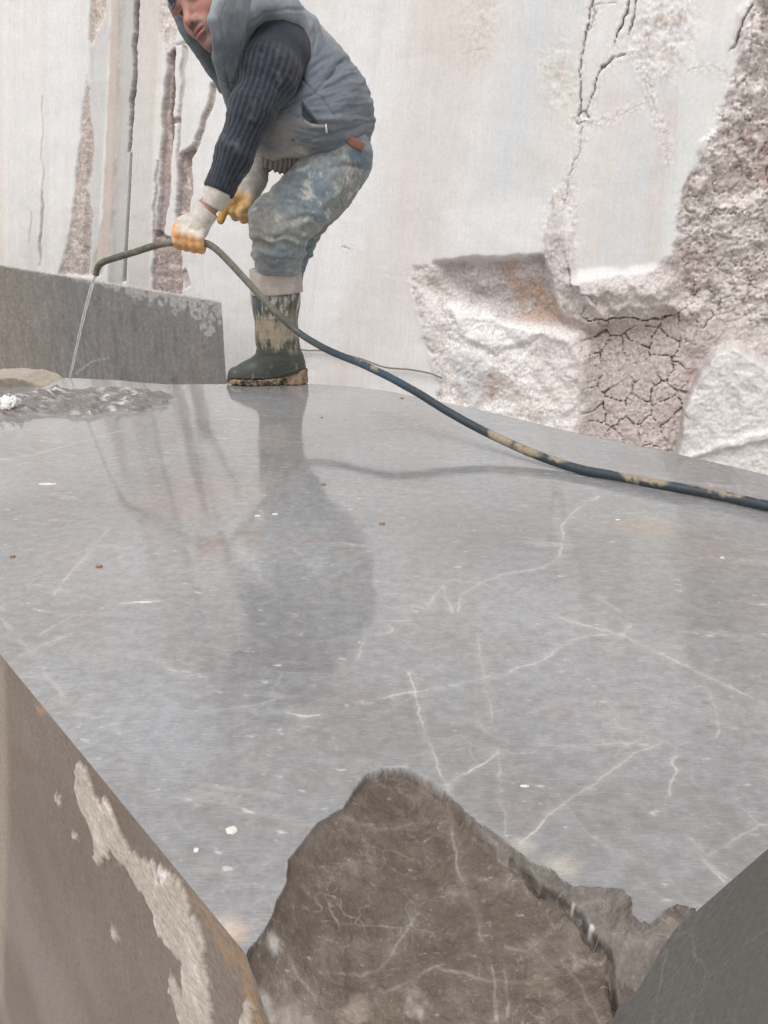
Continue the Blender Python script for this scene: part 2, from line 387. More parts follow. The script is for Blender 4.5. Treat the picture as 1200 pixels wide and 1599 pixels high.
    i, w, s = region(MUD, .07, Q)
    PC = Pp[i] + np.stack([fbm(Pp[i], 12, 3, 41), fbm(Pp[i], 12, 3, 42)], -1) * .035
    f1, ed, idv = worley(PC, 7.5, 5); f1b, edb, idb = worley(PC, 19, 6)
    cr = sstep(.045, .0, ed) * sstep(-.35, .1, fbm(Pp[i], 5, 2, 43)); crb = sstep(.07, .0, edb) * sstep(.3, .7, idv)
    d[i] += w * (.03 - .035 * cr - .010 * crb - .040 * rn[i])
    c[i] = mixc(c[i], (.535, .47, .45), w * .85); c[i] = mixc(c[i], (.24, .18, .165), w * np.maximum(cr * .7, crb * .4))
    c[i] *= (1 + w * (.12 * (idv - .5) + .16 * gr[i]))[:, None]
    # rubble texture up the right seam (crumbled cells)
    RUB = [(1060, 345), (1066, 300), (1100, 240), (1142, 140), (1160, 60), (1190, -90), (1420, -120), (1420, 520), (1200, 520), (1130, 500), (1085, 470), (1055, 480)]
    i, w, s = region(RUB, .05, Q)
    f1, ed, idv = worley(Pp[i] + np.stack([n2[i], n3[i]], -1) * .09, 9, 9); f1b, edb, idb = worley(Pp[i] + np.stack([n3[i], n2[i]], -1) * .02, 30, 8)
    d[i] += w * (.026 * (idv - .5) - .020 * sstep(.12, 0, ed) * sstep(-.3, .2, n2[i]) + .014 * (idb - .5) - .008 * sstep(.15, 0, edb))
    c[i] *= (1 + w * (.10 * (idv - .5) + .16 * (idb - .5)))[:, None]; c[i] = mixc(c[i], (.30, .25, .235), w * .30 * sstep(.06, 0, ed))
    # lighter crushed blocks in the seam
    for poly in ([(1155, 20), (1185, -20), (1195, 60), (1170, 110), (1150, 90)], [(1100, 220), (1130, 200), (1125, 260), (1090, 300)], [(1120, 330), (1200, 300), (1200, 380), (1140, 400)], [(1050, 475), (1105, 462), (1110, 478), (1070, 500)]):
        i, w, s = region(poly, .03, Q); c[i] = mixc(c[i], (.67, .63, .61), w * .7); d[i] += w * .04
    # pale sound rock at the lower right
    BLD = [(1066, 640), (1090, 590), (1120, 555), (1146, 545), (1200, 575), (1420, 600), (1420, 900), (1030, 900), (1055, 715)]
    i, w, s = region(BLD, .02, Q)
    cc = mixc(np.tile(np.array([.67, .66, .645], F32), (len(i), 1)), (.58, .57, .56), .8 * sstep(0, .3, n2[i]))
    c[i] += (cc - c[i]) * (w * .95)[:, None]; d[i] += w * (.17 - .06 * rn[i] + .012 * n2[i]); rough[i] *= (1 - .5 * w)
    i, w, s = region([(1062, 712), (1120, 690), (1200, 668), (1420, 650), (1420, 662), (1200, 682), (1120, 700), (1062, 722)], .01, Qf); d[i] += w * .03; c[i] = mixc(c[i], (.74, .71, .69), w * .8)
    # ---- fissures: thin dark gaps with crushed white lips
    def fissure(pts, wid, dark=.9, lip=.5, dep=.05, col=(.15, .12, .11)):
        pl = wuv(pts); w0 = np.asarray(wid) * PXM * .45; wd = np.maximum(w0, .0050); dark = dark * float(np.clip((w0 / wd).mean() ** .6, .3, 1)); i = near(pts, .1)
        q = Pp[i] + np.stack([fbm(Pp[i], 18, 4, 51), fbm(Pp[i], 18, 4, 52)], -1) * .022
        ds, ww = seg_dist(q, pl, wd); brk = sstep(-.25, .25, n2[i] + .35 * n3[i] + .18)
        g = sstep(1.0, .2, ds / (ww + 1e-4)) * brk
        l = sstep(.05, .0, ds - ww) * (1 - g)
        c[i] = mixc(c[i], (.73, .69, .665), l * lip * sstep(-.3, .3, n3[i])); d[i] += l * lip * .005 * n3[i]
        c[i] = mixc(c[i], col, g * dark); d[i] -= g * dep * dark * dark; rough[i] = np.maximum(rough[i], l * lip)
    fissure([(925, -40), (918, 40), (912, 65), (906, 110), (908, 150), (903, 190)], [3, 2.5, 3, 2.2, 2, 3])
    fissure([(925, 0), (930, 20), (922, 45), (912, 60)], [1.2, 1.5, 1.5, 1.2], .7)
    fissure([(930, 10), (962, 3)], [1, 1], .6)
    fissure([(972, -30), (978, 20), (966, 50), (958, 75)], [5, 3, 3, 1.5])
    fissure([(984, -30), (990, 20), (988, 40), (983, 52)], [4, 4, 3, 1])
    fissure([(976, 85), (958, 92), (940, 104), (930, 130), (922, 160), (914, 175)], [1.5, 3, 3.5, 1.5, 1.2, 1.5])
    fissure([(896, 186), (905, 178), (914, 172), (921, 184)], [1, 2.5, 1.5, 1], .9, .9); fissure([(894, 188), (903, 195), (914, 190)], [1, 2.5, 1], .8, .9)
    fissure([(910, 200), (905, 235), (893, 262), (886, 290), (882, 320)], [3, 2, 2.5, 1.5, 1], .55, .8)
    fissure([(886, 290), (896, 320), (892, 400)], [1, 1, 1], .4, .6)
    fissure([(925, 188), (950, 188), (1000, 164), (1020, 158)], [1, 1.2, 1, 1], .25, .7)
    fissure([(985, 80), (1010, 120), (1020, 160), (1035, 200), (1043, 250)], [1, 1, 1.2, 1.5, 1], .35, 1.0)
    fissure([(1075, 108), (1110, 104), (1130, 112), (1142, 135)], [1, 1.2, 1, 1], .3, .6)
    fissure([(1172, 10), (1160, 40), (1148, 72), (1140, 80)], [2.5, 2.5, 4, 3], .8, .4)
    fissure([(1177, 25), (1172, 80), (1166, 110)], [1.5, 1.5, 1.5], .6)
    fissure([(890, 415), (893, 440), (897, 447)], [3, 4, 2], .7, .2)
    fissure([(892, 455), (925, 462), (935, 475)], [1.5, 2.5, 1], .7, 0)
    fissure([(918, 500), (950, 498), (985, 495), (1000, 500), (1035, 498), (1060, 490)], [2.5, 2, 2, 3, 4, 3], .9, 0, .05, (.08, .055, .05))
    fissure([(688, 515), (694, 535), (697, 545)], [1, 1.2, 1], .5)
    fissure([(740, 18), (775, 8)], [.8, .8], .2, .2)
    fissure([(720, 85), (760, 74)], [.7, .6], .3, .1)
    fissure([(535, 385), (545, 387)], [1, 1], .6, .4); fissure([(600, 425), (608, 428), (640, 430)], [1, .6, .5], .3, .3)
    fissure([(300, 395), (306, 402)], [1, 1], .5, .4)
    # ---- mesh
    X = W_O + Pp[:, :1] * W_E + d[:, None] * W_N + np.array([0, 0, 1.0]) * Pp[:, 1:2]
    c = np.clip(c, .02, .9)
    m = NT('quarry_rock')
    g = m.coord((1, 1, 1)); col = m.attr('tint', True); rg = m.attr('broken')
    n_a = m.noise(g, 60, 6, .65); n_b = m.noise(g, 260, 3, .6)
    lv = m.math('MULTIPLY_ADD', n_a, .30, .85)
    amt = m.math('MULTIPLY_ADD', rg, .75, .22)
    cc = m.mix(amt, col, m.mix(1.0, col, m.mix(m.ramp(n_a, .32, .68), (.78, .765, .76), (1.20, 1.20, 1.20)), 'MULTIPLY'))
    ve = m.vor_edge(g, 7.5, .16, 5); vf = m.vor_edge(m.coord((1.6, 1, 1)), 24, .08, 12)
    ck = m.math('MAXIMUM', m.math('MULTIPLY', m.ramp(ve, .022, .003), m.ramp(m.noise(g, 5, 3, .5), .47, .60)), m.math('MULTIPLY', m.ramp(vf, .05, .005), m.math('MULTIPLY', m.ramp(m.noise(g, 7, 3, .5), .50, .62), .7)))
    ck = m.math('MULTIPLY', ck, rg); cc = m.mix(m.math('MULTIPLY', ck, .5), cc, (.25, .21, .195))
    gr_ = m.noise(g, 150, 4, .7); cc = m.mix(m.math('MULTIPLY', rg, .8), cc, m.mix(1.0, cc, m.mix(m.ramp(gr_, .35, .65), (.90, .895, .89), (1.08, 1.08, 1.08)), 'MULTIPLY'))
    saw = m.noise(m.coord((26, 26, .8), (0, R(9), 0)), 3.0, 5, .7)
    cc = m.mix(m.math('MULTIPLY', m.math('SUBTRACT', 1.0, rg), .28), cc, m.mix(1.0, cc, m.mix(m.ramp(saw, .3, .7), (.90, .895, .89), (1.07, 1.07, 1.07)), 'MULTIPLY'))
    h = m.math('ADD', m.math('MULTIPLY', n_a, m.math('MULTIPLY_ADD', rg, 1.0, .04)), m.math('MULTIPLY', n_b, m.math('MULTIPLY_ADD', rg, .35, .03)))
    h = m.math('ADD', h, m.math('MULTIPLY', saw, .05)); h = m.math('SUBTRACT', h, m.math('MULTIPLY', ck, .5))
    m.set(Base_Color=cc, Roughness=.9, Normal=m.bump(h, .36, .007)); m.b.inputs['Specular IOR Level'].default_value = .25
    me = mesh_from('quarry_wall', X, grid_faces(*shp), [m.m], {'tint': c, 'broken': np.clip(rough, 0, 1)})
    link('quarry_wall', me, None, 'tall pale sawn rock face with muddy broken seams behind the worker', 'rock wall', None, 'thing')
build_wall()

# ground: one sheet to the horizon, below the block
def build_ground():
    m = NT('quarry_mud'); g = m.coord(); a = m.noise(g, 1.3, 8, .6); b = m.noise(g, 30, 5, .6)
    m.set(Base_Color=m.mix(m.ramp(a, .35, .65), (.42, .37, .33), (.56, .52, .48)), Roughness=.9, Normal=m.bump(b, .6, .03))
    s = np.r_[-150, -60, -25, np.arange(-12, 12.1, .25), 25, 60, 150]; U, V = np.meshgrid(s, s, indexing='ij')
    Z = -1.28 + .05 * fbm(np.stack([U, V], -1), .8, 4, 77); Z[(np.abs(U) > 14) | (np.abs(V) > 14)] = -1.28
    link('ground', mesh_from('ground', np.stack([U, V, Z], -1).reshape(-1, 3), grid_faces(*U.shape), [m.m]), kind='structure')
build_ground()
# ================================================================ THE BIG MARBLE BLOCK
B_C = on_z(645, 1808)[:2]
def _dir(px, py):
    d = ray(px, py)[:2]; return d / np.linalg.norm(d)
B_A = _dir(-544, 357); B_B = _dir(2313, 357)       # the two edge directions that leave the near corner
_M = np.linalg.inv(np.stack([B_A, B_B], 1))
def to_ab(p): return (np.asarray(p)[..., :2] - B_C) @ _M.T
def ab(px, py, z=0.0): return to_ab(on_z(px, py, z))
BASE_Z = -1.28
FAR = np.array([(1200, 742), (1050, 707), (900, 676), (750, 640), (650, 619), (600, 610), (540, 602.5), (475, 599), (400, 598.5), (340, 600), (260, 600), (225, 598), (185, 593.5), (110, 590), (0, 588), (-120, 587)], float)
FAR_AB = ab(FAR[:, 0], FAR[:, 1])
LA = 3.38
def far_b(a):
    o = np.argsort(FAR_AB[:, 0]); A, Bv = FAR_AB[o, 0], FAR_AB[o, 1]
    sl = (Bv[-1] - Bv[-3]) / (A[-1] - A[-3])
    A = np.r_[-1, A, A[-1] + 1]; Bv = np.r_[Bv[0], Bv, Bv[-1] + sl]
    return np.maximum(np.interp(a, A, Bv), .06)
FR_PX = [(380, 1497), (388, 1482), (402, 1468), (422, 1440), (432, 1410), (447, 1380), (453, 1340), (470, 1318), (500, 1285), (535, 1262), (548, 1240), (556, 1225), (575, 1205), (600, 1198),
         (640, 1198), (668, 1215), (700, 1240), (750, 1283), (800, 1323), (835, 1345), (862, 1356), (880, 1375), (895, 1384), (940, 1388), (975, 1389), (990, 1402), (986, 1425), (997, 1440),
         (1018, 1451), (1038, 1432), (1055, 1414), (1075, 1425), (1088, 1423)]
FR_TOP = ab(*np.array(FR_PX, float).T)
FR_POLY = np.vstack([FR_TOP, [(-.02, FR_TOP[-1, 1] + .02), (-.05, -.05), (FR_TOP[0, 0] + .01, -.03)]])
def fr_pt(px, py):
    """the point of the broken corner that shows at this place of the photograph"""
    z = 0.0
    for k in range(8):
        p = ab(px, py, z); s = float(seg_dist(p[None], FR_TOP)[0]); z = .5 * z - .5 * .5 * s
    return p
def graded(L, s0, g):
    n = int(math.log(1 + g * L / s0) / g); k = np.arange(n + 1) / n
    return (s0 / g) * (np.exp(k * math.log(1 + g * L / s0)) - 1)
VEINS_STREAKS = [  # (points, half width in mm, strength)
    ([(872, 965), (910, 975), (967, 990), (1000, 1005), (1050, 1030), (1100, 1055), (1195, 1100), (1260, 1135)], 1.0, .85),
    ([(600, 1090), (647, 1080), (700, 1071), (725, 1065), (790, 1055), (800, 1047), (850, 1030), (870, 1015), (887, 1005), (893, 1000), (910, 995), (967, 990), (985, 977)], 1.1, .8),
    ([(715, 955), (720, 930), (750, 910), (790, 896), (850, 886), (872, 870), (880, 845), (877, 820), (900, 795), (935, 775)], 1.2, .7),
    ([(667, 945), (675, 938), (692, 914), (698, 935), (707, 958)], 1.0, .6),
    ([(637, 1050), (647, 1080), (655, 1115), (665, 1150), (675, 1165), (685, 1200), (702, 1245)], 1.0, .7),
    ([(745, 990), (755, 1050), (770, 1120), (772, 1160), (782, 1200), (783, 1260), (790, 1310)], 1.4, .35),
    ([(450, 1114), (480, 1119), (500, 1117)], .9, 1.0), ([(190, 943), (220, 940), (252, 939)], 1.4, .9), ([(600, 928), (645, 930)], .8, .6), ([(600, 969), (640, 970)], .8, .6),
    ([(698, 1228), (730, 1205), (762, 1188), (775, 1175)], 1.0, .75), ([(815, 1315), (850, 1280), (885, 1252), (930, 1225), (985, 1180), (1035, 1158)], 1.1, .7),
    ([(840, 1160), (880, 1165), (960, 1160), (1010, 1163)], .8, .6), ([(1045, 1242), (1048, 1225), (1056, 1205), (1048, 1192), (1055, 1180)], .9, .7),
    ([(558, 1030), (572, 995), (590, 990), (612, 986), (615, 980), (608, 976)], .9, .55), ([(955, 1183), (975, 1170), (1000, 1150), (1040, 1100), (1035, 1085)], .8, .3),
    ([(-20, 935), (10, 975), (40, 1010), (70, 1050), (95, 1085)], 3.2, .3), ([(200, 1210), (240, 1250), (290, 1300)], 2.2, .15),  # these two: broad faint pale streaks on the left
    ([(85, 930), (105, 900), (150, 850), (170, 825)], 1.6, .45), ([(15, 1035), (60, 1010), (110, 990)], .8, .6), ([(-20, 722), (60, 708), (140, 686), (190, 672)], 3, .5),
    ([(330, 1110), (400, 1100), (435, 1090)], 1.2, .45), ([(60, 990), (120, 960), (180, 955)], 1.0, .35), ([(1090, 1330), (1120, 1360), (1150, 1380)], 1.1, .5),
    ([(1080, 1310), (1105, 1335), (1150, 1310), (1190, 1290), (1230, 1280)], 1.5, .45), ([(1100, 1345), (1128, 1375)], 1.2, .6), ([(460, 735), (600, 760), (700, 770)], 2, .15),
    ([(1110, 1080), (1125, 1140), (1118, 1150)], .9, .5), ([(690, 1040), (655, 1060), (640, 1050)], .8, .3), ([(860, 1175), (845, 1190), (800, 1200)], .8, .35),
    ([(980, 800), (1040, 815), (1110, 835), (1170, 850)], 2.0, .4), ([(430, 820), (470, 815), (520, 818)], 1.6, .3), ([(300, 1000), (350, 1015), (420, 1010)], 1.2, .3),
    ([(870, 1240), (905, 1290), (960, 1330), (1000, 1340)], .8, .25), ([(760, 1130), (700, 1160), (650, 1180)], .8, .25), ([(1000, 1030), (1060, 1010), (1120, 990)], 1.0, .3)]
FR_VEINS = [([(700, 1240), (710, 1300), (716, 1345), (732, 1395), (748, 1455), (752, 1475)], 1.3, .75), ([(770, 1520), (772, 1560), (776, 1610)], 1.5, .6), ([(790, 1515), (795, 1600)], 1.3, .5),
            ([(500, 1510), (560, 1525), (600, 1515), (640, 1470), (655, 1440)], .9, .55), ([(450, 1480), (465, 1510), (490, 1545)], .8, .5), ([(530, 1275), (590, 1290), (640, 1275), (700, 1250)], .8, .4),
            ([(880, 1490), (900, 1520), (930, 1570), (945, 1610)], 1.2, .5), ([(420, 1570), (470, 1585), (540, 1590)], 3, .35), ([(840, 1470), (860, 1500), (900, 1480), (940, 1485)], 2.0, .3),
            ([(480, 1345), (520, 1350), (580, 1345), (600, 1380)], .8, .35), ([(600, 1560), (680, 1540), (760, 1545), (830, 1535)], 1.1, .4), ([(860, 1440), (830, 1470), (790, 1475)], 1.3, .5),
            ([(905, 1418), (940, 1408), (975, 1398)], 1.5, .6), ([(905, 1425), (960, 1455), (1010, 1470)], 2.0, .4), ([(740, 1385), (690, 1400), (650, 1430)], .9, .35), ([(760, 1300), (800, 1340), (790, 1370)], 1.0, .45)]
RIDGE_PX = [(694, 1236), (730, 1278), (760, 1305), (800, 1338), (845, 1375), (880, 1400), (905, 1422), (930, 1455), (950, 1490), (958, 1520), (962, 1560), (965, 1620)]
def block_surface(A, Bb, P):
    """height, colour and masks of the block's top and of its broken corner, at plan points"""
    ABp = np.stack([A, Bb], -1).astype(F32); n = len(ABp); P = P.astype(F32)
    z = np.zeros(n, F32)
    # gentle unevenness of the sawn top
    z += .0012 * fbm(P, 1.6, 3, 101)
    wob = np.stack([fbm(P, 22, 3, 102), fbm(P, 22, 3, 103)], -1) * .005 + np.stack([fbm(P, 90, 3, 104), fbm(P, 90, 3, 105)], -1) * .0010
    nearm = (A < .55) & (Bb < .55); i = np.where(nearm)[0]
    s = np.full(n, -1.0, F32); s[i] = -poly_sd(ABp[i] + wob[i], FR_POLY)
    sin_ = np.maximum(s, 0); br = sstep(-.0004, .0006, s)
    dtop = np.zeros(n, F32); dtop[i] = seg_dist(ABp[i] + wob[i], FR_TOP)
    q = dtop * br
    sm = spline(FR_TOP, 70).astype(F32); acc = np.zeros(len(i), F32)
    for s_ in sm: acc += 1.0 / (((ABp[i] - s_) ** 2).sum(1) + 1e-5) ** 2
    qs = q.copy(); qs[i] = ((acc / 6) ** -.25) * br[i]; kq = sstep(.004, .03, q); q = q * (1 - kq) + np.minimum(qs, q * 3) * kq
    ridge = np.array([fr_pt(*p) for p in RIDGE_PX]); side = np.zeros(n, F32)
    far_poly = np.vstack([ridge, [(ridge[-1, 0] - .2, ridge[-1, 1] + .02), (-.3, 1.0), (ridge[0, 0] + .05, 1.0), (ridge[0, 0] + .01, ridge[0, 1] + .01)]])
    shelf_sd = np.ones(n, F32); shelf_sd[i] = poly_sd(ABp[i] + wob[i] * .6, far_poly)      # negative on the shelf to the right
    e = .0035 + .004 * sstep(.0, .5, fbm(P[i], 40, 2, 111))
    main = np.zeros(n, F32); main[i] = sstep(-.0006, .0018, shelf_sd[i])
    lam = fbm(P, 14, 4, 112); rid = fbm(P, 33, 4, 113, .55, True); fine = fbm(P, 120, 3, 114)
    leftw = np.exp(-np.maximum(Bb, 0) / .018)
    dm = .44 * q + .8 * q * leftw * sstep(.1, .0, q) + .0022 * sstep(0, .0022, q) + .003 * sstep(.0, .05, q)
    stepd = main * sstep(.13, .28, Bb) * .016
    cnc = .0035 * np.sin((q * 1.0 + .012 * lam) * 210) * sstep(.01, .06, q)
    def terr(sc, k, sd, off):
        n_ = fbm(P @ np.array([[.8, .6], [-.6, .8]], F32) * np.array([1.0, .55], F32), sc, 4, sd, .45) * k + off; fl = np.floor(n_); return (fl + sstep(.72, 1.0, n_ - fl)) / k
    ter = terr(13, 7, 117, 20) * .030 + terr(31, 6, 118, 20) * .010; ter -= ter[i].mean()
    groove_shade = np.zeros(n, F32); groove_shade[i] = sstep(.0026, .0008, seg_dist(ABp[i] + wob[i] * .6 + np.stack([noise(P[i], 70, 119), noise(P[i], 70, 120)], -1) * .003, ridge[3:])) * br[i]
    h = -.004 * groove_shade - (dm * main + (1 - main) * (.42 * q + .004 * sstep(0, .003, q))) - stepd + br * sstep(0, .012, q) * (.0016 * lam + .0006 * rid + .0004 * fine + ter * .24)
    # little pyramid facets at the right end
    for pp, r0, hh in [((1052, 1450), .040, .012), ((1000, 1530), .03, -.010), ((930, 1400), .035, .004)]:
        c0 = fr_pt(*pp); dd = np.abs(ABp[:, 0] - c0[0]) * 1.1 + np.abs(ABp[:, 1] - c0[1] + .3 * (ABp[:, 0] - c0[0])); h += br * hh * np.clip(1 - dd / r0, 0, 1)
    z += h * br
    lip = sstep(.006, .0, np.abs(s)) * (1 - br) * (s > -.5); z -= .0006 * lip
    # colours of the top
    pa = P @ np.array([[.97, .24], [-.24, .97]], F32)
    st = np.array([6, 22], F32)
    m1 = fbm(P, 2.2, 4, 121); m2 = fbm(pa * st, 1.0, 4, 122, .6); m3 = fbm(pa * np.array([38, 95], F32), 1.0, 3, 123, .6); m4 = fbm(P, 9, 4, 124)
    c = np.tile(np.array([.266, .266, .270], F32), (n, 1))
    c = mixc(c, (.325, .325, .33), .8 * sstep(-.1, .4, m1)); c = mixc(c, (.215, .208, .207), .7 * sstep(.0, .40, -m1 + .5 * m2)); c = mixc(c, (.20, .19, .186), .40 * sstep(.15, .5, fbm(P, 17, 5, 127, .6)))
    c = mixc(c, (.31, .25, .235), .4 * sstep(.2, .55, m4)); c = mixc(c, (.27, .285, .30), .5 * sstep(.2, .5, -m4))
    c = mixc(c, (.43, .42, .41), .5 * sstep(.14, .50, m2)); c = mixc(c, (.54, .53, .515), .9 * sstep(.34, .58, m3 + .25 * m2)); c = mixc(c, (.17, .155, .145), .35 * sstep(.25, .6, -m3 + .2 * m1))
    f1, ed, idv = worley(pa + np.stack([m4, m1], -1) * .05, np.array([9, 14], F32), 31)
    c = mixc(c, (.50, .48, .46), .30 * sstep(.035, .0, ed) * sstep(.05, .35, fbm(P, 6, 3, 125)))
    f1, ed, idv = worley(pa + np.stack([m4, m2], -1) * .02, np.array([26, 40], F32), 32)
    c = mixc(c, (.50, .48, .46), .22 * sstep(.05, .0, ed) * sstep(.1, .4, fbm(P, 11, 3, 126)))
    def vein(pts, hw, k, fn, cc=(.64, .62, .59)):
        nonlocal c
        pl = np.array([fn(*p) for p in pts]); lo, hi = pl.min(0) - .05, pl.max(0) + .05
        j = np.where((A > lo[0]) & (A < hi[0]) & (Bb > lo[1]) & (Bb < hi[1]))[0]
        if not len(j): return
        pj = P[j]; qq = ABp[j] + np.stack([fbm(pj, 30, 3, 131), fbm(pj, 24, 3, 132)], -1) * .005 + np.stack([noise(pj, 110, 133), noise(pj, 110, 134)], -1) * .0016
        ds = seg_dist(qq, pl); dist = np.hypot(pj[:, 0], pj[:, 1]); wv = np.maximum(hw * .00075 * (.55 + .5 * dist) * (.95 + 1.3 * noise(pj, 28, 135)).clip(.2), .0005 + .0011 * dist)
        g = sstep(1.4, .5, ds / wv); halo = .22 * sstep(7, 1, ds / wv)
        c[j] = mixc(c[j], cc, np.clip(g * k * .66 * (.55 + 1.1 * noise(pj, 20, 136)).clip(.12), 0, 1)); c[j] = mixc(c[j], cc, halo * k * .5)
    for v in VEINS_STREAKS: vein(*v, lambda x, y: ab(x, y))
    # wall's rusty reflection painted brown on the right, mud at the left corner
    def blob(px, py, r, col, k, fn=ab, asp=1.0):
        nonlocal c
        p0 = fn(px, py); dd = np.hypot(A - p0[0], (Bb - p0[1]) * asp) / r + .6 * m4
        c = mixc(c, col, k * sstep(1, .2, dd))
    blob(1010, 822, .075, (.36, .30, .21), .6); blob(1100, 860, .12, (.31, .27, .23), .4); blob(365, 1460, .018, (.50, .40, .33), .9); blob(345, 1448, .02, (.50, .46, .40), .6)
    blob(310, 775, .2, (.33, .27, .24), .5); blob(280, 1130, .14, (.33, .345, .37), .5); blob(880, 1350, .02, (.42, .39, .34), .8); blob(820, 1320, .018, (.42, .39, .34), .6)
    # colours of the broken face
    cb = np.tile(np.array([.112, .085, .063], F32), (n, 1))
    cb = mixc(cb, (.165, .134, .105), sstep(-.1, .4, fbm(P, 30, 4, 141))); cb = mixc(cb, (.080, .060, .045), .7 * sstep(.05, .5, fbm(P, 55, 3, 142)))
    cb = mixc(cb, (.20, .182, .160), .55 * sstep(.12, .5, fbm(P, 13, 4, 143)) ); cb = mixc(cb, (.155, .142, .130), (1 - main) * .6)
    cb = mixc(cb, (.33, .29, .24), .5 * sstep(.42, .62, fbm(P, 150, 3, 144) + .35 * lam))
    f1, ed, idv = worley(P + np.stack([lam, rid], -1) * .012, 42, 33); cb = mixc(cb, (.30, .265, .22), .4 * sstep(.05, .0, ed) * sstep(-.05, .3, fbm(P, 17, 3, 145)))
    f1, ed, idv = worley(P + np.stack([lam, rid], -1) * .008, 90, 34); cb = mixc(cb, (.28, .245, .20), .3 * sstep(.06, .0, ed) * sstep(.0, .3, fbm(P, 23, 3, 146)))
    ctop = c.copy(); c = cb
    for v in FR_VEINS: vein(*v, fr_pt, (.44, .41, .37))
    c = mixc(c, (.035, .028, .024), .85 * groove_shade * sstep(-.5, 0, noise(P, 60, 147)))  # shade under the step's overhang, painted dark along the ridge groove
    for (px, py, r, col, k) in [(1055, 1455, .022, (.21, .165, .115), .6), (985, 1535, .014, (.12, .08, .05), .7), (925, 1446, .004, (.62, .58, .54), .9), (896, 1412, .003, (.6, .56, .52), .9),
                                (440, 1590, .03, (.34, .29, .25), .8), (560, 1590, .025, (.34, .27, .22), .6), (650, 1595, .02, (.37, .33, .29), .8), (425, 1460, .013, (.52, .50, .48), .8), (408, 1530, .015, (.42, .39, .36), .6),
                                (905, 1490, .012, (.34, .29, .25), .7), (410, 1440, .01, (.4, .38, .35), .7)]:
        p0 = fr_pt(px, py); dd = np.hypot(A - p0[0], Bb - p0[1]) / r + .9 * rid * .6 + .5 * fine
        c = mixc(c, col, k * sstep(1, .3, dd))
    c = mixc(ctop, c, br) if False else ctop + (c - ctop) * br[:, None]
    # pale bruised line along the fracture's lip
    c = mixc(c, (.34, .31, .28), .3 * lip * .5 * sstep(-.2, .4, noise(P, 35, 151)))
    # water-filled rough dip at the far left
    DIP = ab(*np.array([(-140, 612), (-20, 616), (30, 618), (90, 613), (150, 611), (210, 613), (250, 616), (266, 622), (262, 632), (235, 636), (225, 642), (180, 646), (120, 651), (60, 646), (0, 650), (-140, 655)], float).T)
    j = np.where((A > 1.6) & (Bb < 1.3))[0]; pj = P[j]
    sd = poly_sd(ABp[j] + np.stack([fbm(pj, 10, 3, 161), fbm(pj, 10, 3, 162)], -1) * .03, DIP); w = sstep(.012, -.012, sd)
    z[j] += w * (-.004 + .028 * fbm(pj * np.array([.6, 1.6], F32), 8, 4, 163, .55, True) + .012 * fbm(pj, 26, 3, 164))
    dc = mixc(np.tile(np.array([.185, .165, .157], F32), (len(j), 1)), (.30, .275, .265), sstep(.05, .4, fbm(pj, 16, 4, 165))); dc = mixc(dc, (.15, .12, .11), .6 * sstep(.1, .5, fbm(pj, 12, 3, 166)))
    dc = mixc(dc, (.62, .60, .58), .8 * sstep(.07, .01, np.abs(fbm(pj * np.array([.5, 1.6], F32), 9, 3, 167))) * sstep(-.1, .3, fbm(pj, 7, 2, 168)))
    c[j] += (dc - c[j]) * w[:, None]
    broken = br.copy(); broken[j] = np.maximum(broken[j], w * .55)
    return z, np.clip(c, .01, .85), broken

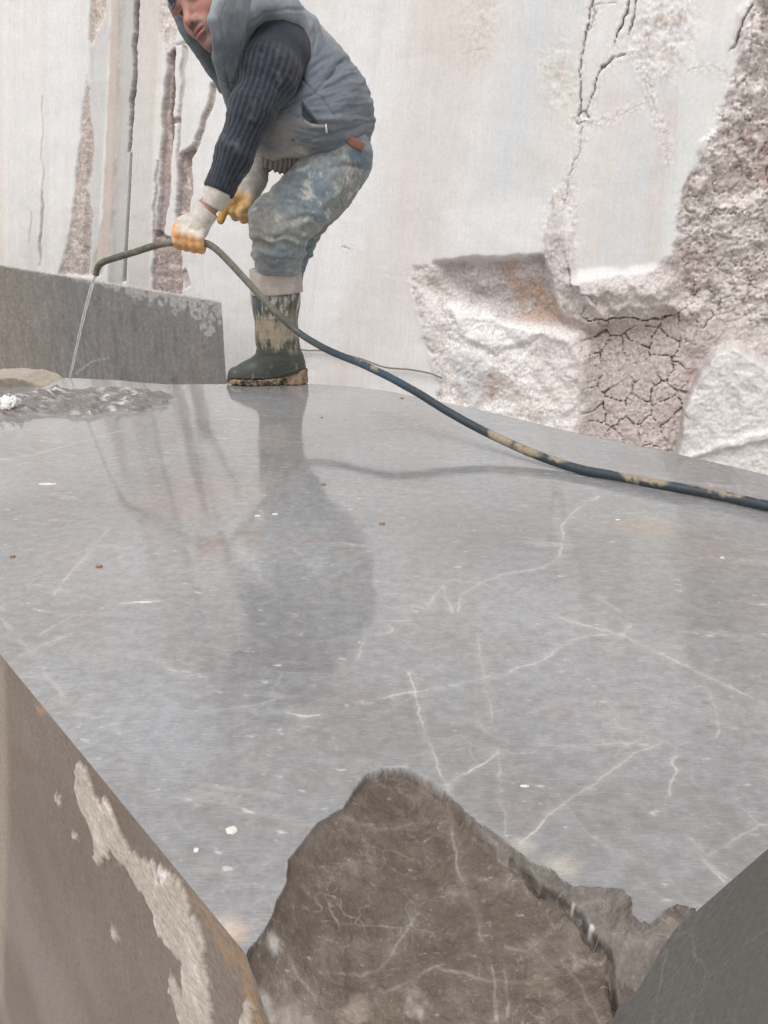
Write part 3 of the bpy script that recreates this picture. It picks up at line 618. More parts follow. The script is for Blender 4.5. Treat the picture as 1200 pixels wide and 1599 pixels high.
def block_material():
    m = NT('wet_grey_marble'); g = m.coord(); col = m.attr('tint', True); br = m.attr('broken')
    na = m.noise(g, 240, 5, .65); nb = m.noise(g, 900, 3, .6); nl = m.noise(g, 5, 5, .6)
    stk = m.noise(m.coord((70, 520, 1), (0, 0, R(-12))), 1.0, 5, .65); spk = m.noise(m.coord((60, 130, 1), (0, 0, R(-14))), 1.0, 5, .7)
    mot = m.math('ADD', m.math('MULTIPLY', na, br), m.math('MULTIPLY', stk, m.math('SUBTRACT', 1.0, br)))
    cc = m.mix(1.0, col, m.mix(m.ramp(mot, .3, .7), (.90, .895, .89), (1.10, 1.10, 1.10)), 'MULTIPLY')
    cc = m.mix(1.0, cc, m.mix(m.math('MULTIPLY', m.ramp(m.noise(g, 55, 8, .75), .35, .65), 1.0), (.86, .855, .85), (1.12, 1.12, 1.12)), 'MULTIPLY')
    cc = m.mix(m.math('MULTIPLY', m.ramp(spk, .60, .72), .42), cc, (.55, .54, .525)); cc = m.mix(m.math('MULTIPLY', m.ramp(spk, .40, .28), .35), cc, (.15, .14, .135))
    v1 = m.vor_edge(g, 16, .09, 9); v2 = m.vor_edge(m.coord((1, 1.5, 1), (0, 0, R(25))), 38, .05, 20)
    k1 = m.math('MULTIPLY', m.ramp(v1, .022, .002), m.ramp(m.noise(g, 8, 4, .6), .52, .66)); k2 = m.math('MULTIPLY', m.ramp(v2, .035, .004), m.ramp(m.noise(g, 13, 4, .6), .52, .66))
    vk = m.math('MULTIPLY', m.math('MAXIMUM', k1, m.math('MULTIPLY', k2, .8)), m.math('MULTIPLY_ADD', br, .40, .20))
    cc = m.mix(vk, cc, m.mix(br, (.56, .545, .525), (.36, .32, .27)))
    bd = m.math('MULTIPLY', m.ramp(m.noise(g, 42, 7, .7), .50, .66), br); cc = m.mix(m.math('MULTIPLY', bd, .45), cc, (.10, .078, .058))
    bl = m.math('MULTIPLY', m.ramp(m.noise(m.coord((1.7, 1, 1)), 120, 6, .7), .58, .68), br); cc = m.mix(m.math('MULTIPLY', bl, .35), cc, (.33, .29, .24))
    scr = m.noise(m.coord((14, 420, 1), (0, 0, R(-9))), 1.0, 4, .7)
    scr2 = m.noise(m.coord((420, 30, 1), (0, 0, R(-38))), 1.0, 3, .7)
    cc = m.mix(m.math('MULTIPLY', m.ramp(scr, .60, .75), m.math('MULTIPLY_ADD', br, -.3, .38)), cc, (.52, .51, .50))
    cc = m.mix(m.math('MULTIPLY', m.ramp(scr2, .64, .78), .25), cc, (.50, .48, .46))
    rgh = m.math('ADD', m.ramp(nl, .35, .7, .035, .11), m.math('MULTIPLY', br, .34))
    rgh = m.math('ADD', rgh, m.math('MULTIPLY', na, .02))
    rip = m.noise(m.coord((7, 45, 1), (0, 0, R(-4))), 1.0, 4, .55)
    und = m.noise(g, 3.2, 2, .5)
    h = m.math('ADD', m.math('MULTIPLY', rip, .10), m.math('MULTIPLY', scr, .010))
    h = m.math('ADD', h, m.math('MULTIPLY', m.math('MULTIPLY', na, br), .9))
    h = m.math('ADD', h, m.math('MULTIPLY', nb, m.math('MULTIPLY_ADD', br, .25, .002)))
    m.set(Base_Color=cc, Roughness=rgh, Normal=m.bump(h, .55, .0035)); m.b.inputs['IOR'].default_value = 1.5
    m.set(**{'Coat_Weight': m.math('MULTIPLY_ADD', br, -.2, .25), 'Coat_Roughness': .04})
    return m.m
def side_material(name, rot, dark):
    m = NT(name); g = m.coord(); col = m.attr('tint', True); ms = m.attr('mud')
    na = m.noise(g, 200, 5, .65); tc = m.attr('face_uv', True)
    s1 = m.noise(m.coord((190, 700, 1), (0, 0, rot), tc), 1.0, 5, .7); s2 = m.noise(m.coord((110, 240, 1), (0, 0, rot * 1.1), tc), 1.0, 5, .65)
    cc = m.mix(1.0, col, m.mix(m.ramp(s2, .3, .7), (.80, .79, .78), (1.22, 1.21, 1.20)), 'MULTIPLY')
    cc = m.mix(m.math('MULTIPLY', m.ramp(s1, .58, .74), m.math('MULTIPLY_ADD', ms, -.5, .62)), cc, dark)
    cc = m.mix(1.0, cc, m.mix(m.ramp(na, .3, .7), (.9, .9, .9), (1.1, 1.1, 1.1)), 'MULTIPLY')
    h = m.math('ADD', m.math('MULTIPLY', s1, .3), m.math('MULTIPLY', na, .35))
    m.set(Base_Color=cc, Roughness=m.math('MULTIPLY_ADD', ms, .35, .48), Normal=m.bump(h, .6, .0022)); m.b.inputs['Specular IOR Level'].default_value = .4
    return m.m
def build_block():
    av = graded(LA, .0009, .0021); bv = graded(1.0, .0009 / 1.4, .0021); na, nb = len(av), len(bv)
    Lb = far_b(av); A = np.repeat(av[:, None], nb, 1); Bb = bv[None, :] * Lb[:, None]
    P2 = B_C + A[..., None] * B_A + Bb[..., None] * B_B
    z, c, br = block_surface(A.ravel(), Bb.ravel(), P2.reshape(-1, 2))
    z = z.reshape(A.shape); c = c.reshape(na, nb, 3); br = br.reshape(A.shape)
    X = np.concatenate([P2, z[..., None]], -1)
    # the far side rounds over and falls away
    edge = X[:, -1]; D = np.hypot(edge[:, 0], edge[:, 1]); el = .015 + .34 * sstep(1.0, 1.7, av)
    ext = []
    for t in (.04, .1, .2, .35, .55, .8, 1.0):
        e = el * t; q = edge.copy(); q[:, :2] += e[:, None] * np.array([.05, 1.0]); q[:, 2] -= (CAM_H / D) * 1.12 * e + .25 * e * e; ext.append(q)
    back = ext[-1].copy(); back[:, 2] = BASE_Z; back[:, 1] += .03; ext.append(back)
    X = np.concatenate([X, np.stack(ext, 1)], 1); k = len(ext)
    c = np.concatenate([c, np.repeat(c[:, -1:], k, 1)], 1); br = np.concatenate([br, np.repeat(br[:, -1:], k, 1)], 1)
    V = [X.reshape(-1, 3)]; Cc = [c.reshape(-1, 3)]; Br = [br.ravel()]; Md = [np.zeros(br.size)]; Uv = [np.zeros((br.size, 3))]
    Fs = [grid_faces(na, nb + k)]; off = V[0].shape[0]; MI = [np.zeros(len(Fs[0]))]
    # left and right sawn sides
    def side(line, par, which):
        nonlocal off
        tz = np.r_[0, graded(-BASE_Z, .0018, .012)[1:]]; n = len(line); m_ = len(tz)
        top = line[:, 2]; Z = top[:, None] + (BASE_Z - top)[:, None] * (tz / tz[-1])[None, :]
        G = np.stack([np.repeat(line[:, :1], m_, 1), np.repeat(line[:, 1:2], m_, 1), Z], -1); pr = np.repeat(par[:, None], m_, 1)
        q = np.stack([pr, Z], -1).reshape(-1, 2).astype(F32); N = len(q)
        nrm = np.array([-B_B[0], -B_B[1], 0]) if which == 'L' else np.array([-B_A[0], -B_A[1], 0])
        o0 = np.array([B_C[0], B_C[1], 0]); uax = B_A if which == 'L' else B_B; pn = np.cross(np.r_[uax, 0], [0, 0, 1.0])
        def fp(pts):
            p = on_plane(*np.array(pts, float).T, o0, pn) - o0; return np.stack([to_ab(p + o0)[:, 0 if which == 'L' else 1], p[:, 2]], -1)
        f1 = fbm(q, 3, 4, 201); f2 = fbm(q, 14, 4, 202); f3 = fbm(q, 60, 3, 203); mud = np.zeros(N, F32); dsp = .0012 * f2 + .0006 * f3
        if which == 'L':
            c = np.tile(np.array([.165, .134, .110], F32), (N, 1)); c = mixc(c, (.215, .19, .172), .8 * sstep(-.1, .35, f1)); c = mixc(c, (.14, .11, .088), .7 * sstep(.05, .4, -f1 + .4 * f2))
            def pol(poly, soft, wv=.010):
                w_ = np.stack([fbm(q, 25, 3, 211), fbm(q, 25, 3, 212)], -1) * wv + np.stack([fbm(q * np.array([1, .4], F32), 110, 3, 213), fbm(q * np.array([1, .4], F32), 110, 3, 214)], -1) * wv * .9
                return sstep(soft, -soft, poly_sd(q + w_, fp(poly)))
            w = pol([(285, 1375), (330, 1425), (380, 1492), (405, 1560), (412, 1620), (395, 1620), (372, 1540), (335, 1460), (300, 1410)], .006); c = mixc(c, (.31, .195, .105), .75 * w * sstep(-.5, .2, f3))
            w = pol([(5, 1160), (30, 1165), (65, 1195), (70, 1215), (40, 1205), (10, 1190)], .006); c = mixc(c, (.16, .11, .08), .6 * w)
            w = pol([(55, 1100), (75, 1105), (78, 1118), (60, 1112)], .004); c = mixc(c, (.40, .28, .18), .6 * w)
            w = pol([(-40, 1020), (6, 1030), (14, 1200), (10, 1400), (4, 1560), (-60, 1600)], .02); c = mixc(c, (.37, .31, .25), .55 * w)
            for poly in ([(127, 1184), (136, 1195), (148, 1236), (158, 1248), (168, 1240), (184, 1280), (205, 1328), (240, 1345), (262, 1362), (283, 1372), (300, 1425), (316, 1448), (326, 1500), (328, 1540), (338, 1640),
                          (295, 1640), (282, 1580), (270, 1550), (266, 1515), (288, 1560), (290, 1510), (262, 1470), (248, 1440), (240, 1410), (212, 1382), (196, 1350), (176, 1326), (160, 1350), (150, 1345), (148, 1300), (130, 1262), (118, 1225)],
                         [(92, 1238), (97, 1240), (96, 1256), (91, 1250)], [(114, 1296), (122, 1300), (124, 1312), (116, 1310)], [(180, 1450), (187, 1455), (186, 1472), (179, 1468)], [(385, 1560), (400, 1570), (404, 1640), (372, 1640)]):
                w = pol(poly, .0022, .012); cc = mixc(np.tile(np.array([.44, .39, .345], F32), (N, 1)), (.60, .55, .50), sstep(0, .4, f2)); cc = mixc(cc, (.30, .24, .20), .5 * sstep(.2, .5, -f2 + .3 * f3))
                c += (cc - c) * w[:, None]; mud = np.maximum(mud, w); dsp += w * (.0035 + .0025 * f2 + .0012 * f3)
            w = pol([(248, 1360), (266, 1362), (262, 1378), (248, 1378)], .003); c = mixc(c, (.75, .73, .72), w * .9); w = pol([(250, 1364), (258, 1364), (258, 1374), (252, 1374)], .002); c = mixc(c, (.22, .20, .22), w * .8)
        else:
            c = np.tile(np.array([.100, .102, .097], F32), (N, 1)); c = mixc(c, (.135, .137, .128), .8 * sstep(-.1, .35, f1)); c = mixc(c, (.095, .095, .092), .6 * sstep(.05, .4, -f1 + .4 * f2))
            f1b, ed, _i = worley(q + np.stack([f2, f1], -1) * .03, 9, 41); c = mixc(c, (.26, .25, .235), .4 * sstep(.02, 0, ed))
        fade = sstep(.0, .004, np.repeat(top[:, None], m_, 1).ravel() - q[:, 1])     # keep the shared edge closed
        G = G.reshape(-1, 3) + (dsp * fade)[:, None] * nrm
        f = grid_faces(n, m_, off); f = f[:, ::-1] if which == 'L' else f
        V.append(G); Cc.append(c); Br.append(np.zeros(N)); Md.append(mud); Uv.append(np.concatenate([q, np.zeros((N, 1))], -1)); Fs.append(f); MI.append(np.full(len(f), 1 if which == 'L' else 2)); off += N
    side(X[:, 0], av, 'L'); side(X[0, :nb], Bb[0], 'R')
    # plain far-left end
    endl = X[-1]; lo = endl.copy(); lo[:, 2] = BASE_Z; V.append(np.vstack([endl, lo])); n = len(endl); N = 2 * n
    Cc.append(np.full((N, 3), .2)); Br.append(np.zeros(N)); Md.append(np.zeros(N)); Uv.append(np.zeros((N, 3)))
    i = np.arange(n - 1); f = np.stack([off + i, off + n + i, off + n + i + 1, off + i + 1], 1); Fs.append(f); MI.append(np.full(len(f), 1))
    mats = [block_material(), side_material('brown_sawn_side', R(62), (.42, .37, .32)), side_material('dark_sawn_side', R(-97), (.24, .235, .22))]
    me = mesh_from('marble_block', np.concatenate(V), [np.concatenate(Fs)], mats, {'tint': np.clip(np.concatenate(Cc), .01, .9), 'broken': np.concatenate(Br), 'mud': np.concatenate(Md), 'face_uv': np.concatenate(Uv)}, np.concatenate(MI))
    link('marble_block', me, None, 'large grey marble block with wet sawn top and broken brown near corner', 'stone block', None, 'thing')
    global BLOCK_GRID; BLOCK_GRID = (av, bv, Lb, z)
build_block()
def top_z(x, y):
    a_, b_ = to_ab(np.array([x, y])); i = min(int(np.searchsorted(BLOCK_GRID[0], a_)), len(BLOCK_GRID[0]) - 1)
    j = min(int(np.searchsorted(BLOCK_GRID[1], b_ / BLOCK_GRID[2][i])), len(BLOCK_GRID[1]) - 1)
    return float(BLOCK_GRID[3][i, j])

# ================================================================ GREY SLAB BLOCK BEHIND
def build_back_slab():
    w = on_plane(345, 468, W_O, W_N); d = w - np.array([0, 0, CAM_H]); Yr = 5.0
    TR = at_y(346, 470, Yr); BR = at_y(340, 610, Yr)
    TL = at_y(-160, 386, 6.15)
    ex = (TL - TR)[:2]; L = np.linalg.norm(ex); ex = ex / L; ny = np.array([ex[1], -ex[0]]); ny = ny if ny[1] > 0 else -ny    # ny points away from the camera
    n, m_ = 300, 150
    s = np.linspace(0, L, n); t = np.linspace(0, 1, m_) ** 1.15; S, T = np.meshgrid(s, t, indexing='ij')
    ztop = TR[2] + (TL[2] - TR[2]) * S / L; zb = -1.3; Z = ztop + (zb - ztop) * T
    q = np.stack([S, Z], -1).reshape(-1, 2).astype(F32)
    f1 = fbm(q, 3, 4, 301); f2 = fbm(q * np.array([1, .6], F32), 10, 4, 302); f3 = fbm(q, 30, 3, 303); f4 = fbm(q * np.array([3, .35], F32), 5, 4, 304)
    c = np.tile(np.array([.168, .165, .162], F32), (len(q), 1)); c = mixc(c, (.13, .12, .112), .7 * sstep(0, .4, f2)); c = mixc(c, (.22, .21, .20), .6 * sstep(.0, .4, f1 + .3 * f3)); c = mixc(c, (.15, .13, .12), .5 * sstep(.1, .5, f4))
    c = mixc(c, (.26, .22, .17), .5 * sstep(1.0, 2.0, q[:, 0])); dz = (ztop.ravel() - q[:, 1])
    c = mixc(c, (.17, .13, .115), .7 * sstep(.1, .4, f3 + f1) * sstep(.45, .15, q[:, 0]) * sstep(.2, .4, dz))
    lim = .06 * sstep(1.3, .2, q[:, 0]) + .015 + .07 * sstep(.5, 0., q[:, 0])
    wet = sstep(.02, -.02, dz - lim * (1 + 2.6 * f2 + 1.0 * f3)) * sstep(-.05, .10, f3 + .6 * f2 + .25 * sstep(.12, 0, dz)) * sstep(2.0, .8, q[:, 0])
    c = mixc(c, (.38, .375, .37), .7 * wet); edge = sstep(.014, .004, dz + .008 * f3); c = mixc(c, (.62, .58, .53), .9 * edge)
    vl = seg_dist(q + np.stack([f3, f2], -1) * .01, [(.9, -.30), (1.05, -.33), (1.2, -.42)]); c = mixc(c, (.45, .43, .4), .4 * sstep(.008, .002, vl))
    dep = .004 * f1 + .002 * f3
    X = np.concatenate([TR[:2] + S.reshape(-1, 1) * ex + dep[:, None] * ny, q[:, 1:2]], 1)
    V = [X]; Fs = [grid_faces(n, m_)]; off = len(X); C_ = [c]
    ny = ray(330, 470)[:2]; ny = ny / np.linalg.norm(ny)                                # the end recedes out of sight
    TH = .07; front = X.reshape(n, m_, 3)[:, 0]                                        # top face
    k = 24; tt = np.linspace(0, 1, k); Tm = np.stack([np.r_['-1', front[:, :2] + (u * TH) * ny, (front[:, 2] - .02 * u)[:, None]] for u in tt], 1)
    V.append(Tm.reshape(-1, 3)); Fs.append(grid_faces(n, k, off)[:, ::-1]); off += n * k; C_.append(np.tile(np.array([.50, .48, .45], F32), (n * k, 1)))
    side = X.reshape(n, m_, 3)[0]; Sm = np.stack([np.r_['-1', side[:, :2] + (u * TH) * ny, side[:, 2:3]] for u in tt], 0)   # right end
    Sm[..., 0] -= .0 ; V.append(Sm.reshape(-1, 3)); Fs.append(grid_faces(k, m_, off)); C_.append(np.tile(np.array([.50, .48, .46], F32), (k * m_, 1)))
    m = NT('grey_damp_slab'); g = m.coord(); col = m.attr('tint', True); na = m.noise(g, 45, 6, .65); sp = m.noise(m.coord((30, 30, 6)), 1.2, 5, .6)
    cc = m.mix(1.0, col, m.mix(m.ramp(na, .3, .7), (.82, .81, .80), (1.16, 1.16, 1.16)), 'MULTIPLY'); cc = m.mix(1.0, cc, m.mix(m.ramp(sp, .3, .7), (.88, .88, .88), (1.1, 1.1, 1.1)), 'MULTIPLY')
    m.set(Base_Color=cc, Roughness=.7, Normal=m.bump(na, .4, .004))
    link('stone_slab', mesh_from('stone_slab', np.concatenate(V), [np.concatenate(Fs)], [m.m], {'tint': np.concatenate(C_)}), None, 'dark grey sawn slab block with pale damp blotches along its top edge, behind the worker', 'stone slab', None, 'thing')
build_back_slab()
# ================================================================ signed-distance modelling for the figure
def A3(*v): return np.array(v, F32)
def rc(P, a, b, ra, rb):
    a, b = np.asarray(a, F32), np.asarray(b, F32); ab_ = b - a; L = float(ab_ @ ab_) + 1e-12
    t = np.clip(((P - a) @ ab_) / L, 0, 1); q = P - a - t[:, None] * ab_
    return np.sqrt((q * q).sum(1)) - (ra + (rb - ra) * t)
def chain(P, pts, rad, k=.02):
    d = None
    for i in range(len(pts) - 1):
        e = rc(P, pts[i], pts[i + 1], rad[i], rad[i + 1]); d = e if d is None else smin(d, e, k)
    return d
def ell(P, c, r, M=None):
    q = P - np.asarray(c, F32)
    if M is not None: q = q @ np.asarray(M, F32).T
    r = np.asarray(r, F32); k0 = np.sqrt(((q / r) ** 2).sum(1)); k1 = np.sqrt(((q / (r * r)) ** 2).sum(1)) + 1e-9
    return k0 * (k0 - 1) / k1
def smin(a, b, k):
    h = np.clip(k - np.abs(a - b), 0, None) / k; return np.minimum(a, b) - h * h * k * .25
def smax(a, b, k): return -smin(-a, -b, k)
def rot_rows(ax, up):
    """rows: x-axis, y-axis, z-axis of a local frame (x along ax)"""
    x = np.asarray(ax, float); x /= np.linalg.norm(x); z = np.asarray(up, float); z = z - x * (z @ x); z /= np.linalg.norm(z)
    return np.stack([x, np.cross(z, x), z])
def surfnet(f, lo, hi, h):
    """naive surface nets, evaluated in a narrow band only"""
    lo = np.asarray(lo, float); n = np.ceil((np.asarray(hi, float) - lo) / h).astype(int) + 1; K = 5
    nb = (n + K - 1) // K; n = nb * K
    g = [lo[i] + (np.arange(nb[i]) + .5) * K * h - .5 * h for i in range(3)]
    Cc = np.stack(np.meshgrid(*g, indexing='ij'), -1).reshape(-1, 3).astype(F32); cv = f(Cc)
    act = np.abs(cv) < K * h * 1.35
    Vv = np.repeat(np.repeat(np.repeat(cv.reshape(nb), K, 0), K, 1), K, 2).astype(F32)
    ai = np.where(act)[0]; bi = np.stack(np.unravel_index(ai, nb), -1)
    off = np.stack(np.meshgrid(*[np.arange(K)] * 3, indexing='ij'), -1).reshape(-1, 3)
    idx = (bi[:, None] * K + off[None]).reshape(-1, 3)
    for s in range(0, len(idx), 400000):
        q = idx[s:s + 400000]; Vv[q[:, 0], q[:, 1], q[:, 2]] = f((lo + q * h).astype(F32))
    Vv[Vv == 0] = 1e-7
    S = Vv < 0; sh = np.array(S.shape) - 1
    cnt = sum(S[a:a + sh[0], b:b + sh[1], c:c + sh[2]].astype(np.int8) for a in (0, 1) for b in (0, 1) for c in (0, 1))
    cells = np.argwhere((cnt > 0) & (cnt < 8))
    cor = np.array([(a, b, c) for a in (0, 1) for b in (0, 1) for c in (0, 1)])
    cvv = np.stack([Vv[tuple((cells + c).T)] for c in cor], 1)
    acc = np.zeros((len(cells), 3)); m = np.zeros(len(cells))
    for i in range(8):
        for j in range(i + 1, 8):
            if np.abs(cor[i] - cor[j]).sum() != 1: continue
            x = (cvv[:, i] < 0) != (cvv[:, j] < 0); t = cvv[:, i] / np.where(x, cvv[:, i] - cvv[:, j], 1)
            p = cor[i] + t[:, None] * (cor[j] - cor[i]); acc += np.where(x[:, None], p, 0); m += x
    V = lo + (cells + acc / m[:, None]) * h
    vid = -np.ones(sh, np.int64); vid[tuple(cells.T)] = np.arange(len(cells)); F = []
    for ax in range(3):
        sl0 = [slice(None)] * 3; sl1 = [slice(None)] * 3; sl0[ax] = slice(0, -1); sl1[ax] = slice(1, None)
        e = np.argwhere(S[tuple(sl0)] != S[tuple(sl1)]); u, w = (ax + 1) % 3, (ax + 2) % 3
        e = e[(e[:, u] > 0) & (e[:, w] > 0) & (e[:, u] < sh[u]) & (e[:, w] < sh[w]) & (e[:, ax] < sh[ax])]
        q = []
        for du, dw in ((1, 1), (0, 1), (0, 0), (1, 0)):
            c = e.copy(); c[:, u] -= du; c[:, w] -= dw; q.append(vid[tuple(c.T)])
        q = np.stack(q, 1); ins = S[tuple(e.T)]; q[~ins] = q[~ins][:, ::-1]; F.append(q)
    F = np.concatenate(F); return V.astype(F32), F[(F >= 0).all(1)].astype(np.int32)
def vnormals(V, F):
    n = np.cross(V[F[:, 2]] - V[F[:, 0]], V[F[:, 3]] - V[F[:, 1]]); N = np.zeros((len(V), 3))
    for k in range(4):
        for a in range(3): N[:, a] += np.bincount(F[:, k], n[:, a], len(V))
    return (N / (np.linalg.norm(N, axis=1)[:, None] + 1e-12)).astype(F32)
def relax(V, F, it=2, w=.5):
    E = np.concatenate([F[:, [0, 1]], F[:, [1, 2]], F[:, [2, 3]], F[:, [3, 0]]]); E = np.concatenate([E, E[:, ::-1]])
    cn = np.bincount(E[:, 0], None, len(V))
    for _ in range(it):
        m = np.stack([np.bincount(E[:, 0], V[E[:, 1], a], len(V)) for a in range(3)], 1) / np.maximum(cn, 1)[:, None]
        V = (V + (m - V) * w).astype(F32)
    return V
def proj(V):
    """photograph coordinates of world points (used to lay seams and stains where the cloth has them)"""
    d = np.asarray(V, float) - np.array([0, 0, CAM_H]); f = d[:, 1] * _c - d[:, 2] * _s; u = d[:, 1] * _s + d[:, 2] * _c
    return np.stack([600 + d[:, 0] / f * FPX, 799.5 - u / f * FPX], -1).astype(F32)
def J(px, py, Y): return at_y(px, py, Y).astype(F32)
def bx(pts, m):
    pts = np.asarray(pts); return pts.min(0) - m, pts.max(0) + m

def cloth_mat(name, fine=900, rough=.9, weave=.35, col_var=.12, rib=None, spec=.25, sheen=.15):
    m = NT(name); g = m.coord(); col = m.attr('tint', True); a = m.noise(g, 70, 5, .6); b = m.noise(g, fine, 2, .5)
    cc = m.mix(1.0, col, m.mix(m.ramp(a, .3, .7), (1 - col_var,) * 3, (1 + col_var,) * 3), 'MULTIPLY')
    h = m.math('ADD', m.math('MULTIPLY', a, .5), m.math('MULTIPLY', b, weave))
    m.set(Base_Color=cc, Roughness=rough, Normal=m.bump(h, .5, .003)); m.b.inputs['Specular IOR Level'].default_value = spec
    m.b.inputs['Sheen Weight'].default_value = sheen
    return m.m

# ================================================================ THE WORKER
person = bpy.data.objects.new('person', None); COL.objects.link(person)
person.location = on_z(430, 599); person['category'] = 'person'
person['label'] = 'man in grey quilted vest, dusty jeans and rubber boots bending to hold a hose'
def pl_(name, me, parent=None, label=None):
    o = link(name, me, None, label); o.parent = parent or person
    if parent is None: o.matrix_parent_inverse = person.matrix_world.inverted() if False else o.matrix_parent_inverse
    return o
_PO = Vector(person.location)
def pmesh(name, V, F, mat, col, parent=None, label=None, extra=None):
    """mesh of a part of the worker; vertices are stored relative to his base point"""
    at = {'tint': np.clip(col, .004, .9)}; at.update(extra or {})
    me = mesh_from(name, V - np.array(_PO, F32), F, [mat], at)
    return link(name, me, parent or person, label)

# --- joints (photo x, photo y, distance)
hipN, kneeN, shinN, footN = J(524, 262, 2.72), J(430, 354, 2.65), J(436, 430, 2.755), J(437, 545, 2.755)
hipF, kneeF, shinF = J(536, 256, 2.93), J(449, 370, 2.98), J(440, 430, 2.96)
shN, elN, wrN = J(428, 78, 2.58), J(390, 180, 2.49), J(338, 306, 2.46)
shF, elF, wrF = J(392, 90, 2.96), J(428, 190, 2.98), J(402, 248, 2.84)
haN, haF = J(300, 358, 2.45), J(383, 306, 2.80)
chest, belly, pelv = J(430, 85, 2.76), J(478, 165, 2.80), J(534, 232, 2.83)
neck = J(362, 28, 2.66); headc = J(303, 8, 2.56)

# ---------- head and body
HU = np.array([-.50, .10, .86]); HU /= np.linalg.norm(HU)
HF = np.array([-.50, -.78, -.42]); HF -= HU * (HF @ HU); HF /= np.linalg.norm(HF)
HL = np.cross(HU, HF)                                  # his left
HM = np.stack([HL, HF, HU]).astype(F32); HS = 1.06      # rows: left, forward, up
EYE = J(293, 9, 2.475)                                  # bridge between the eyes
HC = EYE - (HF * .085 + HU * .0).astype(F32) * HS
def hloc(P): return ((P - HC) @ HM.T) / HS
def face_sdf(P):
    q = hloc(P)
    qa = q.copy(); qa[:, 0] = np.abs(qa[:, 0])
    E = lambda c, r: ell(q, c, r)
    Ea = lambda c, r: ell(qa, c, r)
    d = E((0, -.010, .045), (.076, .098, .082))                      # cranium
    d = smin(d, E((0, .030, -.030), (.060, .058, .085)), .04)        # face mass
    d = smin(d, E((0, .040, -.088), (.034, .036, .028)), .035)       # chin
    d = smin(d, Ea((.046, .005, -.062), (.022, .040, .034)), .035)   # jaw corners
    d = smin(d, Ea((.042, .058, -.026), (.022, .018, .018)), .025)   # cheek bones
    d = smin(d, Ea((.030, .080, .020), (.032, .014, .011)), .018)    # brow
    d = smax(d, -Ea((.032, .094, .000), (.019, .017, .012)), .014)   # eye sockets
    d = smin(d, Ea((.032, .071, .000), (.0135, .0125, .0125)), .004) # eyeballs and lids
    d = smin(d, Ea((.032, .0745, .0065), (.016, .011, .005)), .004)  # upper lid
    d = smin(d, rc(q, (0, .084, .006), (0, .108, -.036), .0085, .0115), .014)  # nose
    d = smin(d, Ea((.0105, .096, -.041), (.0085, .011, .008)), .006) # wings
    d = smin(d, E((0, .080, -.062), (.030, .018, .022)), .02)        # mouth mound
    d = smin(d, E((0, .0965, -.0625), (.022, .0075, .0050)), .004)   # upper lip
    d = smin(d, E((0, .0955, -.0735), (.019, .0080, .0060)), .004)   # lower lip
    d = smax(d, -E((0, .105, -.0678), (.021, .011, .0014)), .003)    # mouth line
    d = smax(d, -E((0, .098, -.0845), (.014, .010, .005)), .008)     # fold under the lip
    d = smin(d, E((0, .078, -.100), (.018, .016, .013)), .014)
    d = smin(d, Ea((.071, -.010, -.006), (.006, .013, .024)), .008)  # ears
    return d * HS
body_pts = [neck, chest, belly, pelv, shN, elN, wrN, haN, shF, elF, wrF, haF, hipN, kneeN, shinN, footN, hipF, kneeF, shinF]
footF = J(428, 548, 2.95)
def body_sdf(P):
    d = face_sdf(P)
    d = smin(d, rc(P, HC - (HU * .05 + HF * .005).astype(F32), neck, .050, .052), .02)
    d = smin(d, rc(P, neck, chest, .056, .115), .03); d = smin(d, rc(P, chest, belly, .125, .125), .05); d = smin(d, rc(P, belly, pelv, .12, .085), .05)
    for pts, r in (((shN, elN, wrN, haN), (.042, .036, .030, .022)), ((shF, elF, wrF, haF), (.05, .036, .027, .022)), ((hipN, kneeN, shinN, footN), (.070, .055, .044, .034)), ((hipF, kneeF, shinF, footF), (.072, .055, .044, .034))):
        d = smin(d, chain(P, pts, r, .008), .012)
    return d
def build_body():
    lo, hi = bx(body_pts + [HC], .16)
    V1, F1 = surfnet(body_sdf, lo, hi, .0062)
    # a fine skin for the head: same surface, resampled finely and joined by using one field twice is wasteful, so refine by box
    hlo, hhi = HC - .17, HC + .17
    V, F = surfnet(lambda P: np.maximum(body_sdf(P), -99), hlo, hhi, .0017)
    return V1, F1, V, F
